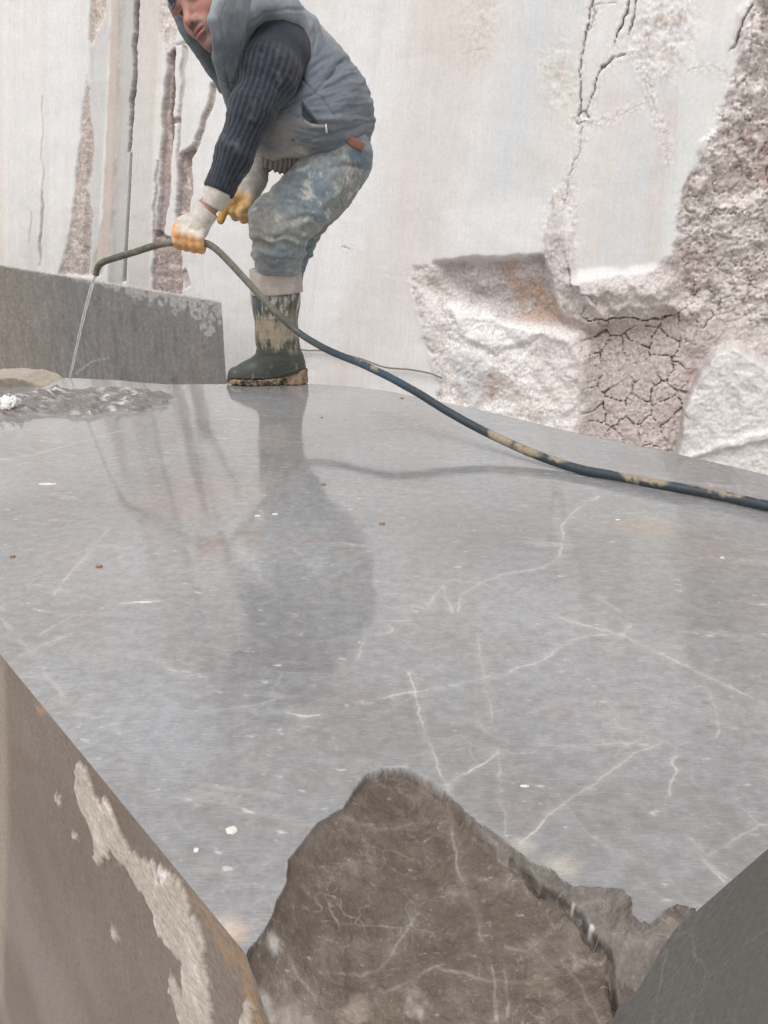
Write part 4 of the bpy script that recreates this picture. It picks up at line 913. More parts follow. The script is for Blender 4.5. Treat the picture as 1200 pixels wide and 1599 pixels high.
def build_head_body():
    # one continuous body: coarse grid everywhere, fine vertices snapped on the face side
    lo, hi = bx(body_pts + [HC], .16)
    V, F = surfnet(body_sdf, lo, hi, .0026)
    q = hloc(V); qa = np.abs(q[:, 0]); N = vnormals(V, F)
    c = np.tile(np.array([.40, .215, .17], F32), (len(V), 1))
    n1 = fbm(V, 60, 3, 401); c *= (1 + .16 * n1 + .12 * fbm(V, 16, 3, 403))[:, None]
    face = (q[:, 1] > 0) & (q[:, 2] < .12) & (q[:, 2] > -.13)
    def spot(cx, cy, cz, r, col, k):
        nonlocal c
        d_ = np.sqrt(((qa - cx) / r[0]) ** 2 + ((q[:, 1] - cy) / r[1]) ** 2 + ((q[:, 2] - cz) / r[2]) ** 2); c = mixc(c, col, k * sstep(1.15, .75, d_) * face)
    spot(.045, .06, -.03, (.03, .05, .022), (.50, .22, .18), .5); spot(0, .105, -.03, (.014, .03, .016), (.52, .25, .20), .5)
    # stubble
    sb = sstep(-.045, -.062, q[:, 2] - .35 * (qa - .03).clip(0)) * face
    c = mixc(c, (.17, .115, .10), (.75 * sb * (1 + .5 * fbm(V, 300, 2, 402))).clip(0, .7))
    spot(0, .10, -.053, (.028, .03, .0065), (.08, .055, .05), .7)
    spot(0, .1, -.0625, (.021, .03, .0050), (.36, .13, .125), .8); spot(0, .1, -.0735, (.019, .03, .0062), (.42, .17, .16), .85); spot(0, .1, -.0678, (.021, .03, .0014), (.05, .02, .02), .9)
    spot(.032, .08, .001, (.017, .03, .0085), (.26, .13, .11), .6); spot(.032, .08, .0005, (.013, .03, .0042), (.45, .42, .40), .55); spot(.032, .08, .0005, (.0060, .03, .0048), (.02, .014, .012), .97); spot(.032, .08, .0058, (.015, .03, .0016), (.03, .02, .02), .9)
    spot(.033, .085, .023, (.021, .03, .0050), (.035, .024, .02), .85); spot(.0085, .1, -.046, (.004, .02, .003), (.08, .03, .03), .8)
    m = NT('skin'); col = m.attr('tint', True); g = m.coord(); a = m.noise(g, 420, 4, .7)
    m.set(Base_Color=m.mix(1.0, col, m.mix(m.ramp(a, .35, .65), (.82, .80, .80), (1.12, 1.1, 1.1)), 'MULTIPLY'), Roughness=.62, Normal=m.bump(a, .5, .0014)); m.b.inputs['Subsurface Weight'].default_value = .12; m.b.inputs['Subsurface Radius'].default_value = (.010, .004, .002)
    return pmesh('body', V, F, m.m, c)
# ---------- beanie
def build_beanie():
    def f(P):
        q = hloc(P); d = ell(q, (0, -.010, .050), (.091, .112, .100)); d = np.maximum(d, -(ell(q, (0, -.01, .045), (.078, .098, .088))))
        rim = (q[:, 2] - .022 + .10 * q[:, 1].clip(-.2, .2) * -.28); return np.maximum(d, -rim * .95) * HS
    V, F = surfnet(f, HC - .15, HC + .16, .0026); q = hloc(V); N = vnormals(V, F)
    ang = np.arctan2(q[:, 0], q[:, 1]); V = V + N * (.0012 * np.sin(ang * 46))[:, None] * (q[:, 2] > 0)[:, None]
    c = np.tile(np.array([.035, .055, .085], F32), (len(V), 1)) * (1 + .2 * fbm(V, 90, 3, 411))[:, None]
    pmesh('beanie', V, F, cloth_mat('navy_knit', 700, .95), c)

# ---------- sweater: both sleeves and the body under the vest
def sleeve(P):
    return chain(P, [J(438, 84, 2.62), J(418, 116, 2.56), J(394, 172, 2.49), J(367, 238, 2.465), J(340, 304, 2.46)], [.080, .078, .057, .047, .041], .03)
def build_sweater():
    tw = (wrN - elN) / np.linalg.norm(wrN - elN); cutN = J(342, 299, 2.46)
    ff = (wrF - elF) / np.linalg.norm(wrF - elF); cutF = J(402, 250, 2.84)
    def f(P):
        s = sleeve(P); inner = s + .007; end = ((P - cutN) @ tw.astype(F32)); s = np.maximum(s, end); s = np.maximum(s, -np.maximum(inner, -end - .03))
        b = smin(rc(P, chest, belly, .135, .14), rc(P, neck, chest, .085, .135), .06); b = smin(b, rc(P, belly, belly * .45 + pelv * .55, .135, .10), .05)
        b = smin(b, ell(P, J(440, 70, 2.67), (.085, .075, .080)), .05)
        d = smin(s, b, .035)
        fs = chain(P, [shF, elF, wrF, wrF + ff.astype(F32) * .04], [.085, .062, .050, .05], .03); ef = ((P - cutF) @ ff.astype(F32)); fs = np.maximum(fs, ef); fs = np.maximum(fs, -np.maximum(fs + .008, -ef - .02))
        d = smin(d, fs, .03)
        # collar of the sweater round the neck
        return d
    V, F = surfnet(f, *bx([chest, belly, pelv, shF, elF, wrN, wrF, J(420, 20, 2.6)], .2), .0036)
    V = relax(V, F, 1); N = vnormals(V, F)
    ax = [J(430, 66, 2.60), J(396, 170, 2.49), J(340, 304, 2.46)]
    # rib coordinate: angle about the arm's axis, plus slow twist
    best = np.full(len(V), 9, F32); ang = np.zeros(len(V), F32); lon = np.zeros(len(V), F32); base = 0
    ref = np.array([0, -1, 0.0])
    for a, b in zip(ax[:-1], ax[1:]):
        u = (b - a) / np.linalg.norm(b - a); t = np.clip((V - a) @ u, 0, np.linalg.norm(b - a)); q = V - a - t[:, None] * u; dd = np.linalg.norm(q, axis=1)
        e1 = np.cross(u, ref); e1 /= np.linalg.norm(e1); e2 = np.cross(u, e1); an = np.arctan2(q @ e1, -(q @ e2))
        m = dd < best; ang = np.where(m, an, ang); lon = np.where(m, base + t, lon); best = np.where(m, dd, best); base += np.linalg.norm(b - a)
    w1 = fbm(V, 9, 3, 421); rib = np.sin(ang * 26 + 2.6 * w1)
    arm = sstep(.15, .10, best) * sstep(.035, .075, lon)
    fold = fbm(V @ rot_rows(wrN - elN, (0, 0, 1)).T.astype(F32) * np.array([26, 9, 9], F32), 1, 3, 422)
    big = fbm(V @ rot_rows(shN - elN, (0, 0, 1)).T.astype(F32) * np.array([5, 12, 12], F32), 1, 3, 424)
    V = V + N * (arm * (.0009 * rib + .0060 * fold) + .006 * big)[:, None]
    c = np.tile(np.array([.026, .031, .043], F32), (len(V), 1)); c = mixc(c, (.055, .063, .08), .75 * arm * sstep(-.1, .9, rib)); c = mixc(c, (.018, .022, .032), .6 * arm * sstep(.0, -.8, rib))
    c = mixc(c, (.20, .21, .22), .30 * sstep(.1, .6, fbm(V, 22, 4, 423)) * arm)
    pmesh('sweater', V, F, cloth_mat('dark_ribbed_knit', 600, .95, .6, .2, sheen=.2), c, None, 'dark navy ribbed knit sweater with dusty sleeve')

# ---------- vest
def vest_core(P):
    axU = rot_rows(belly - chest, (0, -1, 0))           # x along the spine, z towards the camera side
    d = ell(P, J(428, 76, 2.79), (.20, .215, .165), axU)
    d = smin(d, ell(P, J(478, 118, 2.80), (.20, .215, .165), axU), .06)
    d = smin(d, ell(P, J(494, 160, 2.79), (.17, .215, .150), axU), .05)
    d = smin(d, ell(P, J(470, 188, 2.74), (.19, .165, .125), rot_rows(J(575, 180, 2.8) - J(420, 225, 2.8), (0, -1, 0))), .05)
    return d
ZIP_N = [J(352, -25, 2.42), J(344, 2, 2.41), J(334, 30, 2.405), J(341, 58, 2.43), J(343, 90, 2.47), J(352, 130, 2.52), J(372, 190, 2.57), J(400, 232, 2.60)]
ZIP_F = [J(268, 8, 2.66), J(283, 42, 2.66), J(296, 66, 2.665), J(318, 97, 2.67), J(338, 126, 2.67), J(350, 150, 2.65)]
def vest_sdf(P):
    # torso: chain of fat sections whose outlines follow the bent back and the belly
    ax = np.array([1, 0, 0.]); 
    S = [(J(392, 36, 2.74), .112), (J(415, 69, 2.77), .128), (J(450, 112, 2.79), .145), (J(475, 146, 2.80), .151), (J(494, 172, 2.80), .143), (J(514, 186, 2.80), .135)]
    Q = P.copy(); Q[:, 1] = 2.79 + (Q[:, 1] - 2.79) * .84      # broader than deep
    S2 = [(s[0] * np.array([1, 0, 1], F32) + np.array([0, 2.79 + (s[0][1] - 2.79) * .84, 0], F32), s[1]) for s in S]
    d = None
    for (a, ra), (b, rb) in zip(S2[:-1], S2[1:]):
        e = rc(Q, a, b, ra, rb); d = e if d is None else smin(d, e, .05)
    # skirt of the vest and the hanging belly bulge
    d = smin(d, rc(Q, J(535, 187, 2.79), J(504, 192, 2.735), .055, .098), .06)
    d = smin(d, chain(P, [J(470, 190, 2.66), J(436, 200, 2.645), J(424, 212, 2.66)], [.085, .075, .055], .05), .05)
    d = smin(d, rc(P, J(455, 200, 2.86), J(432, 206, 2.84), .08, .06), .05)
    # shoulder strap over the near shoulder, front panels and collar
    d = smin(d, chain(P, [J(374, 70, 2.55), J(382, 32, 2.55), J(413, 10, 2.57), J(448, 12, 2.61), J(480, 42, 2.66), J(486, 86, 2.67)], [.028, .034, .038, .032, .030, .032], .02), .03)
    d = smin(d, chain(P, [J(364, 56, 2.54), J(364, 110, 2.55), J(378, 160, 2.58)], [.030, .030, .03], .03), .035)
    # armhole: carve and keep a rim
    arm = ell(P, J(431, 86, 2.50), (.097, .160, .116)); arm = smin(arm, rc(P, J(436, 110, 2.44), J(424, 165, 2.44), .070, .035), .04)
    d = smax(d, -arm, .012)
    # collar: thick upright flap on the near side
    cn = None
    for a, b in zip(ZIP_N[:-1], ZIP_N[1:]):
        e = rc(P, a, b, .0125, .0125); cn = e if cn is None else smin(cn, e, .01)
    d = smin(d, cn, .012)
    pan = None; PB = [J(386, -25, 2.47), J(380, 0, 2.475), J(374, 28, 2.485), J(368, 58, 2.51), J(366, 90, 2.535), J(372, 130, 2.56), J(388, 190, 2.60)]
    za, zb = spline(ZIP_N[:7], 17).astype(F32), spline(PB, 17).astype(F32)
    for a, b in zip(za, zb):
        e = rc(P, a, b, .0115, .019); pan = e if pan is None else smin(pan, e, .012)
    d = smin(d, pan, .02)
    # hollow: everything well inside, and the neck opening
    d = smax(d, -rc(P, J(330, 20, 2.60), J(352, 95, 2.63), .075, .022), .012)
    return d
def vest_far_sdf(P):
    d = None
    outer = ZIP_F; inner = [J(318, -10, 2.72), J(326, 30, 2.73), J(338, 60, 2.72), J(352, 92, 2.72), J(362, 122, 2.70), J(366, 150, 2.68)]
    for k in range(len(outer) - 1):
        for t in (0, .33, .66):
            a = outer[k] * (1 - t) + outer[k + 1] * t; b = inner[k] * (1 - t) + inner[k + 1] * t
            e = rc(P, a, b, .0095, .02); d = e if d is None else smin(d, e, .016)
    return d
def groove(pp, pts, w): return sstep(w, 0, seg_dist(pp, pts))
def build_vest():
    f = lambda P: smin(vest_sdf(P), vest_far_sdf(P), .015)
    V, F = surfnet(f, *bx([J(262, -60, 2.7), J(600, 250, 2.8), J(430, 100, 2.4), J(430, 100, 3.05)], .03), .0034)
    V = relax(V, F, 1); N = vnormals(V, F); pp = proj(V); fr = sstep(.05, -.15, N[:, 1])
    wv = pp + np.stack([fbm(V, 12, 3, 431), fbm(V, 12, 3, 432)], -1) * 7
    seams = [[(458, 106), (478, 128), (500, 152), (524, 184)], [(540, 92), (515, 122), (491, 147), (455, 163), (425, 176)], [(376, 72), (390, 40), (417, 21), (447, 13), (476, 17), (492, 38), (494, 62), (486, 90), (470, 116)]]
    g = np.zeros(len(V), F32)
    for s in seams: g = np.maximum(g, groove(wv, s, 4.0))
    # puffs and pulls: creases fan out from the front of the armhole towards the back
    th = np.arctan2(wv[:, 1] - 190, wv[:, 0] - 380); rr = np.hypot(wv[:, 0] - 380, wv[:, 1] - 190)
    fan = .6 * fbm(np.stack([th * 7.5, rr * .008, V[:, 1] * 2.5], -1), 1, 3, 433, .6) + .45 * (fbm(np.stack([th * 5, rr * .010, V[:, 1] * 2.5], -1), 1, 2, 439, .5, True) - .3); fan2 = fbm(np.stack([th * 17, rr * .014, V[:, 1] * 5], -1), 1, 2, 434)
    bk = sstep(455, 500, pp[:, 0]) * sstep(60, 110, pp[:, 1]); lowb = sstep(150, 200, pp[:, 1]) * sstep(500, 450, pp[:, 0])
    dsp = (.015 * fan + .006 * fan2) * (.35 + .65 * bk) + .004 * fbm(V, 14, 3, 435) - .0045 * g * fr
    for s, w_ in (([(372, -20), (366, 20), (356, 60), (352, 100), (362, 140)], 3.0), ([(352, 4), (343, 30), (349, 60), (351, 92), (360, 130), (378, 186)], 2.2), ([(350, 127), (374, 131)], 2.0), ([(420, 178), (450, 176), (478, 190)], 3.0)): dsp -= .0035 * groove(wv, s, w_) * fr
    hem = seg_dist(pp, [(580, 199), (553, 208), (528, 214), (500, 222), (482, 228)]); dsp -= .004 * sstep(3.0, 0, np.abs(hem - 9)) * fr
    V = V + N * dsp[:, None]
    # pocket opening
    pk = poly_sd(pp, [(472, 161), (482, 175), (494, 189), (497, 194), (488, 195), (478, 190), (472, 180)]); V = V - N * (.014 * sstep(1.5, -2, pk) * fr)[:, None]; V = V + N * (.004 * sstep(3.5, 0, seg_dist(pp, [(473, 158), (485, 172), (497, 192)])) * fr)[:, None]
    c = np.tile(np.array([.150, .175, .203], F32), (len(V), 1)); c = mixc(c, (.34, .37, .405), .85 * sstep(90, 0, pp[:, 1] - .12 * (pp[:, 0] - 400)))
    c = mixc(c, (.17, .19, .22), .5 * sstep(-.1, .4, fbm(V, 9, 4, 436))); c = mixc(c, (.10, .12, .15), .4 * sstep(.1, .5, fbm(V, 12, 3, 437)))
    dust = sstep(-.25, .35, fbm(V, 16, 5, 438, .6) + .2) * sstep(150, 205, pp[:, 1]) * sstep(530, 440, pp[:, 0]); c = mixc(c, (.245, .235, .21), .8 * dust)
    c = mixc(c, (.38, .36, .31), .8 * sstep(18, 2, seg_dist(wv, [(395, 228), (412, 246), (440, 246), (470, 236)])))
    c = mixc(c, (.33, .32, .29), .55 * sstep(16, 2, seg_dist(wv, [(350, 90), (356, 118), (362, 150)])) * sstep(-.2, .3, fbm(V, 30, 3, 439))); c = mixc(c, (.25, .27, .30), .5 * sstep(4.5, 1.5, seg_dist(pp, [(344, 4), (334, 30), (341, 60)])))
    c = mixc(c, (.30, .33, .37), .5 * sstep(7, 2, seg_dist(wv, [(545, 210), (562, 202), (578, 194)])) * fr)
    c = mixc(c, (.05, .055, .065), .85 * sstep(1.0, -1.5, pk) * fr); c = mixc(c, (.5, .47, .42), .7 * sstep(1.8, .6, seg_dist(pp, [(476, 188), (488, 195), (505, 196)])) * fr)
    c = mixc(c, (.045, .05, .06), .6 * sstep(3.5, 1.5, np.hypot((pp[:, 0] - 458) * .7, pp[:, 1] - 219)) * fr)
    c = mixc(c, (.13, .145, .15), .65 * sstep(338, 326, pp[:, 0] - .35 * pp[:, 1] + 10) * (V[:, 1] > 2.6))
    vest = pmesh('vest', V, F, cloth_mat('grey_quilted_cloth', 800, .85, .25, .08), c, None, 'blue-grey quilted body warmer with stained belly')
    # zip pull on the pocket
    m = NT('worn_metal'); m.set(Base_Color=(.62, .60, .56), Roughness=.35, Metallic=.8)
    a, b = J(509, 194, 2.60), J(509, 209, 2.60)
    # drop it on the cloth: take the nearest front vertex
    k = np.argmin(np.hypot(pp[:, 0] - 509, pp[:, 1] - 200) + (N[:, 1] > 0) * 99); y = float(V[k, 1]) - .006
    Vt, Ft = tube_mesh([J(509, 193, y), J(509.5, 198, y - .002), J(510, 203, y - .002), J(510, 208, y)], [.0025, .003, .0042, .004], 8)
    me = mesh_from('zip_pull', Vt - np.array(_PO), Ft, [m.m]); link('zip_pull', me, vest)
    return vest

# ---------- jersey hem below the vest
def build_under_hem():
    def f(P):
        d = chain(P, [J(462, 236, 2.70), J(440, 244, 2.69), J(422, 246, 2.70)], [.045, .042, .028], .03); d = smin(d, rc(P, J(450, 238, 2.85), J(430, 242, 2.83), .045, .03), .06); return d
    V, F = surfnet(f, *bx([J(400, 220, 2.6), J(490, 280, 2.95)], .03), .003); N = vnormals(V, F); pp = proj(V)
    pl = np.sin(pp[:, 0] * .85 + 3 * fbm(V, 14, 2, 441)); V = V + N * (.0028 * pl)[:, None]
    c = np.tile(np.array([.20, .175, .160], F32), (len(V), 1)); c = mixc(c, (.30, .275, .25), .6 * sstep(-.2, .8, pl)); c = mixc(c, (.11, .09, .085), .5 * sstep(0, .5, -pl))
    pmesh('shirt_hem', V, F, cloth_mat('dusty_jersey', 700, .95), c)

# ---------- jeans
def jeans_sdf(P):
    d = chain(P, [J(526, 247, 2.75), J(504, 283, 2.72), J(466, 324, 2.68), J(433, 354, 2.65), J(434, 384, 2.69), J(434, 418, 2.745), J(436, 455, 2.755)], [.096, .094, .081, .081, .071, .064, .052], .03)
    fr_ = chain(P, [J(529, 248, 2.92), J(500, 290, 2.94), J(455, 362, 2.985), J(444, 400, 2.97), J(441, 450, 2.955)], [.105, .100, .082, .070, .062], .03)
    d = np.maximum(d, .352 - P[:, 2]); d = smin(d, np.maximum(fr_, .315 - P[:, 2]), .012)
    d = smin(d, rc(P, J(530, 230, 2.78), J(532, 228, 2.90), .079, .079), .05)
    return d
def build_jeans():
    V, F = surfnet(jeans_sdf, *bx([J(390, 200, 2.5), J(600, 480, 3.1), J(590, 200, 2.5)], .03), .0034)
    V = relax(V, F, 1); N = vnormals(V, F); pp = proj(V); fr = sstep(.1, -.2, N[:, 1])
    P = V + np.stack([fbm(V, 8, 2, 451), fbm(V, 8, 2, 452), fbm(V, 8, 2, 453)], -1) * .02
    th = rot_rows(kneeN - hipN, (0, -1, 0)).astype(F32); sh = rot_rows(shinN - kneeN, (0, -1, 0)).astype(F32)
    f_th = fbm(P @ th.T * np.array([19, 6, 6], F32), 1, 3, 454, .5, True); f_sh = fbm(P @ sh.T * np.array([30, 9, 9], F32), 1, 3, 455, .5, True); f_lo = fbm(P @ th.T * np.array([7, 18, 14], F32), 1, 3, 456, .5, True)
    wk = sstep(330, 365, pp[:, 1]); wt = 1 - wk
    kn = np.exp(-((pp[:, 1] - 392) / 22) ** 2)
    dsp = wt * (.0065 * f_th * (.4 + .6 * sstep(250, 320, pp[:, 1])) + .004 * f_lo) + wk * (.0045 * f_sh + .003 * kn * np.sin((pp[:, 1] - pp[:, 0] * .35) * .42))
    # knee break: cloth sags over the shin, a waist under it
    dsp += -.010 * np.exp(-((pp[:, 1] - 376 - (430 - pp[:, 0]) * .1) / 6) ** 2) * sstep(440, 395, pp[:, 0]) + .007 * np.exp(-((pp[:, 1] - 395) / 9) ** 2)
    def crease(pts, w, dpt):
        nonlocal dsp
        s_ = seg_dist(pp + np.stack([P[:, 0] * 0, fbm(V, 20, 2, 457) * 4], -1), pts); w = w * 1.5; dsp = dsp - dpt * .75 * np.exp(-(s_ / w * 1.6) ** 2) * fr + dpt * .30 * np.exp(-((s_ - w * 1.6) / w) ** 2) * fr
    crease([(470, 372), (448, 366), (430, 372)], 4, .009); crease([(468, 392), (446, 380), (425, 384), (402, 378)], 4, .010); crease([(466, 408), (445, 398), (415, 404)], 4, .008); crease([(462, 418), (438, 410), (404, 412)], 4, .006)
    crease([(500, 346), (478, 338), (450, 344)], 4, .008); crease([(478, 326), (452, 320)], 3.5, .006); crease([(466, 316), (446, 309)], 3.5, .006); crease([(480, 300), (462, 292)], 3, .005); crease([(486, 284), (468, 276)], 3, .005)
    crease([(560, 262), (540, 258), (520, 264)], 4, .006); crease([(530, 240), (512, 236), (480, 238)], 4, .006); crease([(514, 352), (496, 352), (472, 358)], 3.5, .009)
    s1 = groove(pp, [(492, 256), (474, 290), (448, 322), (424, 350), (416, 366), (414, 392), (418, 420)], 2.0) * fr; s2 = groove(pp, [(497, 258), (479, 292), (453, 325), (429, 354), (421, 368), (420, 392), (424, 420)], 1.5) * fr
    dsp = dsp + .0016 * s1 - .0012 * s2
    V = V + N * dsp[:, None]
    n1 = fbm(V, 10, 4, 461); n2 = fbm(V, 34, 4, 462); n3 = fbm(V, 95, 3, 463)
    c = np.tile(np.array([.215, .265, .30], F32), (len(V), 1)); c = mixc(c, (.135, .185, .225), .7 * sstep(0, .45, n1 + .3 * n2)); c = mixc(c, (.24, .30, .34), .6 * sstep(0, .5, n2 - .3 * n1))
    # dirt: the front of the thigh and the knee are caked, the back less so
    front = sstep(34, -6, seg_dist(pp, [(520, 222), (470, 250), (436, 285), (404, 330), (396, 360), (402, 410)]))
    c = mixc(c, (.36, .355, .32), .7 * sstep(-.15, .35, fbm(V, 7, 4, 465) + .3 * n2)); c = mixc(c, (.44, .425, .375), .9 * front * sstep(-.55, .30, n1 + .6 * n2)); c = mixc(c, (.34, .325, .29), .55 * sstep(30, 5, seg_dist(pp, [(400, 345), (400, 360)])))
    c = mixc(c, (.30, .275, .25), .8 * sstep(12, 0, poly_sd(pp, [(510, 318), (534, 306), (540, 262), (556, 256), (566, 268), (558, 288), (540, 312), (520, 330)])) * sstep(-.4, .2, n1))
    c = mixc(c, (.56, .54, .49), .75 * sstep(.22, .40, n2 + .5 * n3 + .1 * front)); c = mixc(c, (.30, .24, .15), .5 * sstep(.3, .5, fbm(V, 40, 3, 464)) * front)
    c = mixc(c, (.10, .155, .20), .7 * sstep(6, 0, poly_sd(pp, [(545, 236), (578, 240), (574, 262), (552, 258)])))
    for s in (s1, s2): c = mixc(c, (.33, .31, .24), .45 * s * sstep(-.3, .3, n3 + n2))
    for pts in ([(534, 322), (530, 310), (540, 276), (556, 252)], [(556, 252), (566, 278)]): c = mixc(c, (.06, .08, .10), .6 * groove(pp, pts, 1.5) * fr); c = mixc(c, (.42, .38, .30), .5 * groove(pp + np.array([2.5, 1], F32), pts, 1.2) * fr)
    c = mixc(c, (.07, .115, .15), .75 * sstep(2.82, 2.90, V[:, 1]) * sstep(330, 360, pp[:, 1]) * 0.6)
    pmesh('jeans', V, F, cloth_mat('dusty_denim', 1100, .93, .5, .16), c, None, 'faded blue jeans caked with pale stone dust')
    # belt: two lengths of brown leather showing under the vest
    m = NT('brown_leather'); g = m.coord(); a = m.noise(g, 90, 4, .6); m.set(Base_Color=m.mix(a, (.16, .065, .042), (.36, .17, .115)), Roughness=.6, Normal=m.bump(a, .3, .002))
    pts = []
    for (x, y) in [(540, 216), (546, 221), (552, 225), (558, 229), (564, 233)]:
        k = np.argmin(np.hypot(pp[:, 0] - x, pp[:, 1] - y) + (N[:, 1] > -.05) * 99); pts.append(V[k] + N[k] * .004)
    pts += [J(574, 216, 2.78), J(574, 213, 2.84), J(564, 210, 2.95)]
    ctr = J(530, 228, 2.84); Vb = []; Fb = []
    sp = np.vstack([spline(pts[:5], 30), spline(pts[5:], 30)])
    for k, p in enumerate(sp):
        o = p - ctr; o[2] = 0; o /= np.linalg.norm(o); lo_, hi_ = (0, 29) if k < 30 else (30, 59); t = sp[min(k + 1, hi_)] - sp[max(k - 1, lo_)]; t /= np.linalg.norm(t); u = np.cross(t, o); u /= np.linalg.norm(u); u = u if u[2] > 0 else -u
        for (su, so) in ((-1, -1), (-1, .6), (-.85, 1), (.85, 1), (1, .6), (1, -1)): Vb.append(p + u * su * .012 + o * (so * .003 + .004))
    f = grid_faces(60, 6); cl = np.arange(59)[:, None] * 6; f2 = np.concatenate([cl + 5, cl + 11, cl + 6, cl], 1); ff_ = np.concatenate([f, f2]); ff_ = ff_[~(((ff_ // 6).min(1) == 29) & ((ff_ // 6).max(1) == 30))]
    for k in (0, 1):
        vb = np.array(Vb)[k * 180:(k + 1) * 180] - np.array(_PO); fk = ff_[(ff_ // 180 == k).all(1)] - k * 180; link('belt', mesh_from('belt', vb, [fk], [m.m]), person)

# ---------- boots
def boot(base, yaw, sc=1.0, cuff_lift=0.0, near=True):
    """rubber boot; base = point on the ground under the ankle; the toe points to -X turned by yaw"""
    cy, sy = math.cos(yaw), math.sin(yaw); Rz = np.array([[cy, -sy, 0], [sy, cy, 0], [0, 0, 1]], F32); base = np.asarray(base, F32)
    def loc(P): return (P - base) @ Rz            # local: x forward is -X
    sole_top = lambda x: .013 + .030 * sstep(-.05, .09, x)
    def up(P):
        q = loc(P)
        sh = chain(q * np.array([1, 1.08, 1], F32), [(-.004, 0, .112), (-.004, 0, .17), (.0, 0, .27), (.000, 0, .345)], [.060, .065, .073, .077], .02)
        ft = chain(q * np.array([1, 1.0, 1], F32), [(.035, 0, .058), (-.02, 0, .058), (-.085, .0, .038), (-.142, .0, .027)], [.046, .047, .037, .029], .03)
        d = smin(sh, ft, .04); d = smin(d, rc(q, (.03, 0, .06), (.012, 0, .11), .048, .052), .03)
        d = smax(d, sole_top(q[:, 0]) - q[:, 2], .006); d = np.maximum(d, q[:, 2] - .345)
        d = np.maximum(d, -np.maximum(chain(q, [(-.004, 0, .2), (0, 0, .36)], [.058, .069], .02), .22 - q[:, 2]))
        return d
    b0 = base + np.array([0, 0, 0], F32)
    V, F = surfnet(up, b0 - .22, b0 + np.array([.16, .2, .38]), .0034); V = relax(V, F, 1); N = vnormals(V, F); q = loc(V)
    wr = fbm(q * np.array([8, 8, 42], F32), 1, 3, 471, .5, True) * np.exp(-((q[:, 2] - .12) / .05) ** 2); V = V + N * (.0035 * wr + .002 * fbm(q, 16, 3, 472))[:, None]
    rim = sstep(.004, 0, np.abs(q[:, 2] - sole_top(q[:, 0]) - .012)); V = V + N * (.0022 * rim)[:, None]
    band = sstep(.004, 0, np.abs(q[:, 2] - .215)); V = V + N * (.0018 * band)[:, None]
    n1 = fbm(q * np.array([1, 1, .45], F32), 26, 4, 473); n2 = fbm(q * np.array([1, 1, .3], F32), 90, 4, 474, .6); n3 = fbm(q, 14, 3, 475)
    c = np.tile(np.array([.060, .066, .055], F32), (len(V), 1)); c = mixc(c, (.10, .105, .088), .6 * sstep(0, .4, n3))
    mud = sstep(-.22, .22, n1 + .7 * n2 + .55 * np.exp(-((q[:, 2] - .185) / .055) ** 2) - .32 + .15 * sstep(-.03, .04, q[:, 0]))
    c = mixc(c, (.40, .33, .25), (.55 + .4 * sstep(-.2, .3, n2 + .5 * n3)) * mud * sstep(.085, .13, q[:, 2])); c = mixc(c, (.30, .24, .17), .6 * mud * sstep(.2, .5, n3))
    spl = sstep(.12, .30, n2 + .5 * n1) * sstep(.20, .24, q[:, 2]); c = mixc(c, (.50, .50, .49), .8 * spl); c = mixc(c, (.10, .14, .17), .5 * sstep(.22, .25, q[:, 2]) * (1 - spl) * sstep(-.2, .2, n3))
    c = mixc(c, (.30, .25, .19), .7 * sstep(.25, .4, n2) * sstep(.09, .06, q[:, 2]))
    m = NT('green_rubber'); col = m.attr('tint', True); md = m.attr('mud'); g = m.coord(); a = m.noise(g, 260, 4, .6)
    m.set(Base_Color=m.mix(1.0, col, m.mix(m.ramp(a, .3, .7), (.82, .82, .82), (1.15, 1.15, 1.15)), 'MULTIPLY'), Roughness=m.math('MULTIPLY_ADD', md, .45, .42), Normal=m.bump(m.math('MULTIPLY', a, m.math('MULTIPLY_ADD', md, .8, .1)), .5, .002))
    bo = pmesh('boot', V, F, m.m, c, None, None, {'mud': np.clip(mud * sstep(.085, .13, q[:, 2]) + spl, 0, 1)})
    def so(P):
        q = loc(P); out = chain(q * np.array([1, 1, 0], F32), [(.052, 0, 0), (-.03, 0, 0), (-.095, .0, 0), (-.140, 0, 0)], [.040, .037, .045, .034], .03)
        heel = np.maximum(np.abs(q[:, 0] - .058) - .040, np.abs(q[:, 2] - .019) - .021); front = np.maximum(q[:, 0] - .0, -.2 - q[:, 0]); lowz = .004 * sstep(-.06, -.17, q[:, 0])
        fr_ = np.maximum(front, np.maximum(lowz - q[:, 2], q[:, 2] - sole_top(q[:, 0]) - .003)); sl = np.maximum(q[:, 2] - sole_top(q[:, 0]) - .004, sole_top(q[:, 0]) - .009 - q[:, 2])
        z_ = np.minimum(np.minimum(heel, fr_), sl); tread = .0035 * (np.sin(q[:, 0] * 260) > .35) * (q[:, 2] < .014)
        return np.maximum(out, z_) + tread
    V, F = surfnet(so, b0 - np.array([.22, .2, .02]), b0 + np.array([.16, .2, .08]), .0026); N = vnormals(V, F); q = loc(V); n1 = fbm(V, 60, 4, 481); V = V + N * (.003 * n1 + .0015)[:, None]
    c = np.tile(np.array([.055, .052, .045], F32), (len(V), 1)); c = mixc(c, (.34, .24, .16), .95 * sstep(-.22, .12, n1 + .3 * sstep(.0, .06, q[:, 0]) - .1)); c = mixc(c, (.42, .33, .24), .5 * sstep(.1, .4, fbm(V, 120, 3, 482)))
    V[:, 2] = np.maximum(V[:, 2], base[2] + .0004)
    pmesh('sole', V, F, cloth_mat('muddy_sole', 400, .9, .5, .2, sheen=0), c, bo)
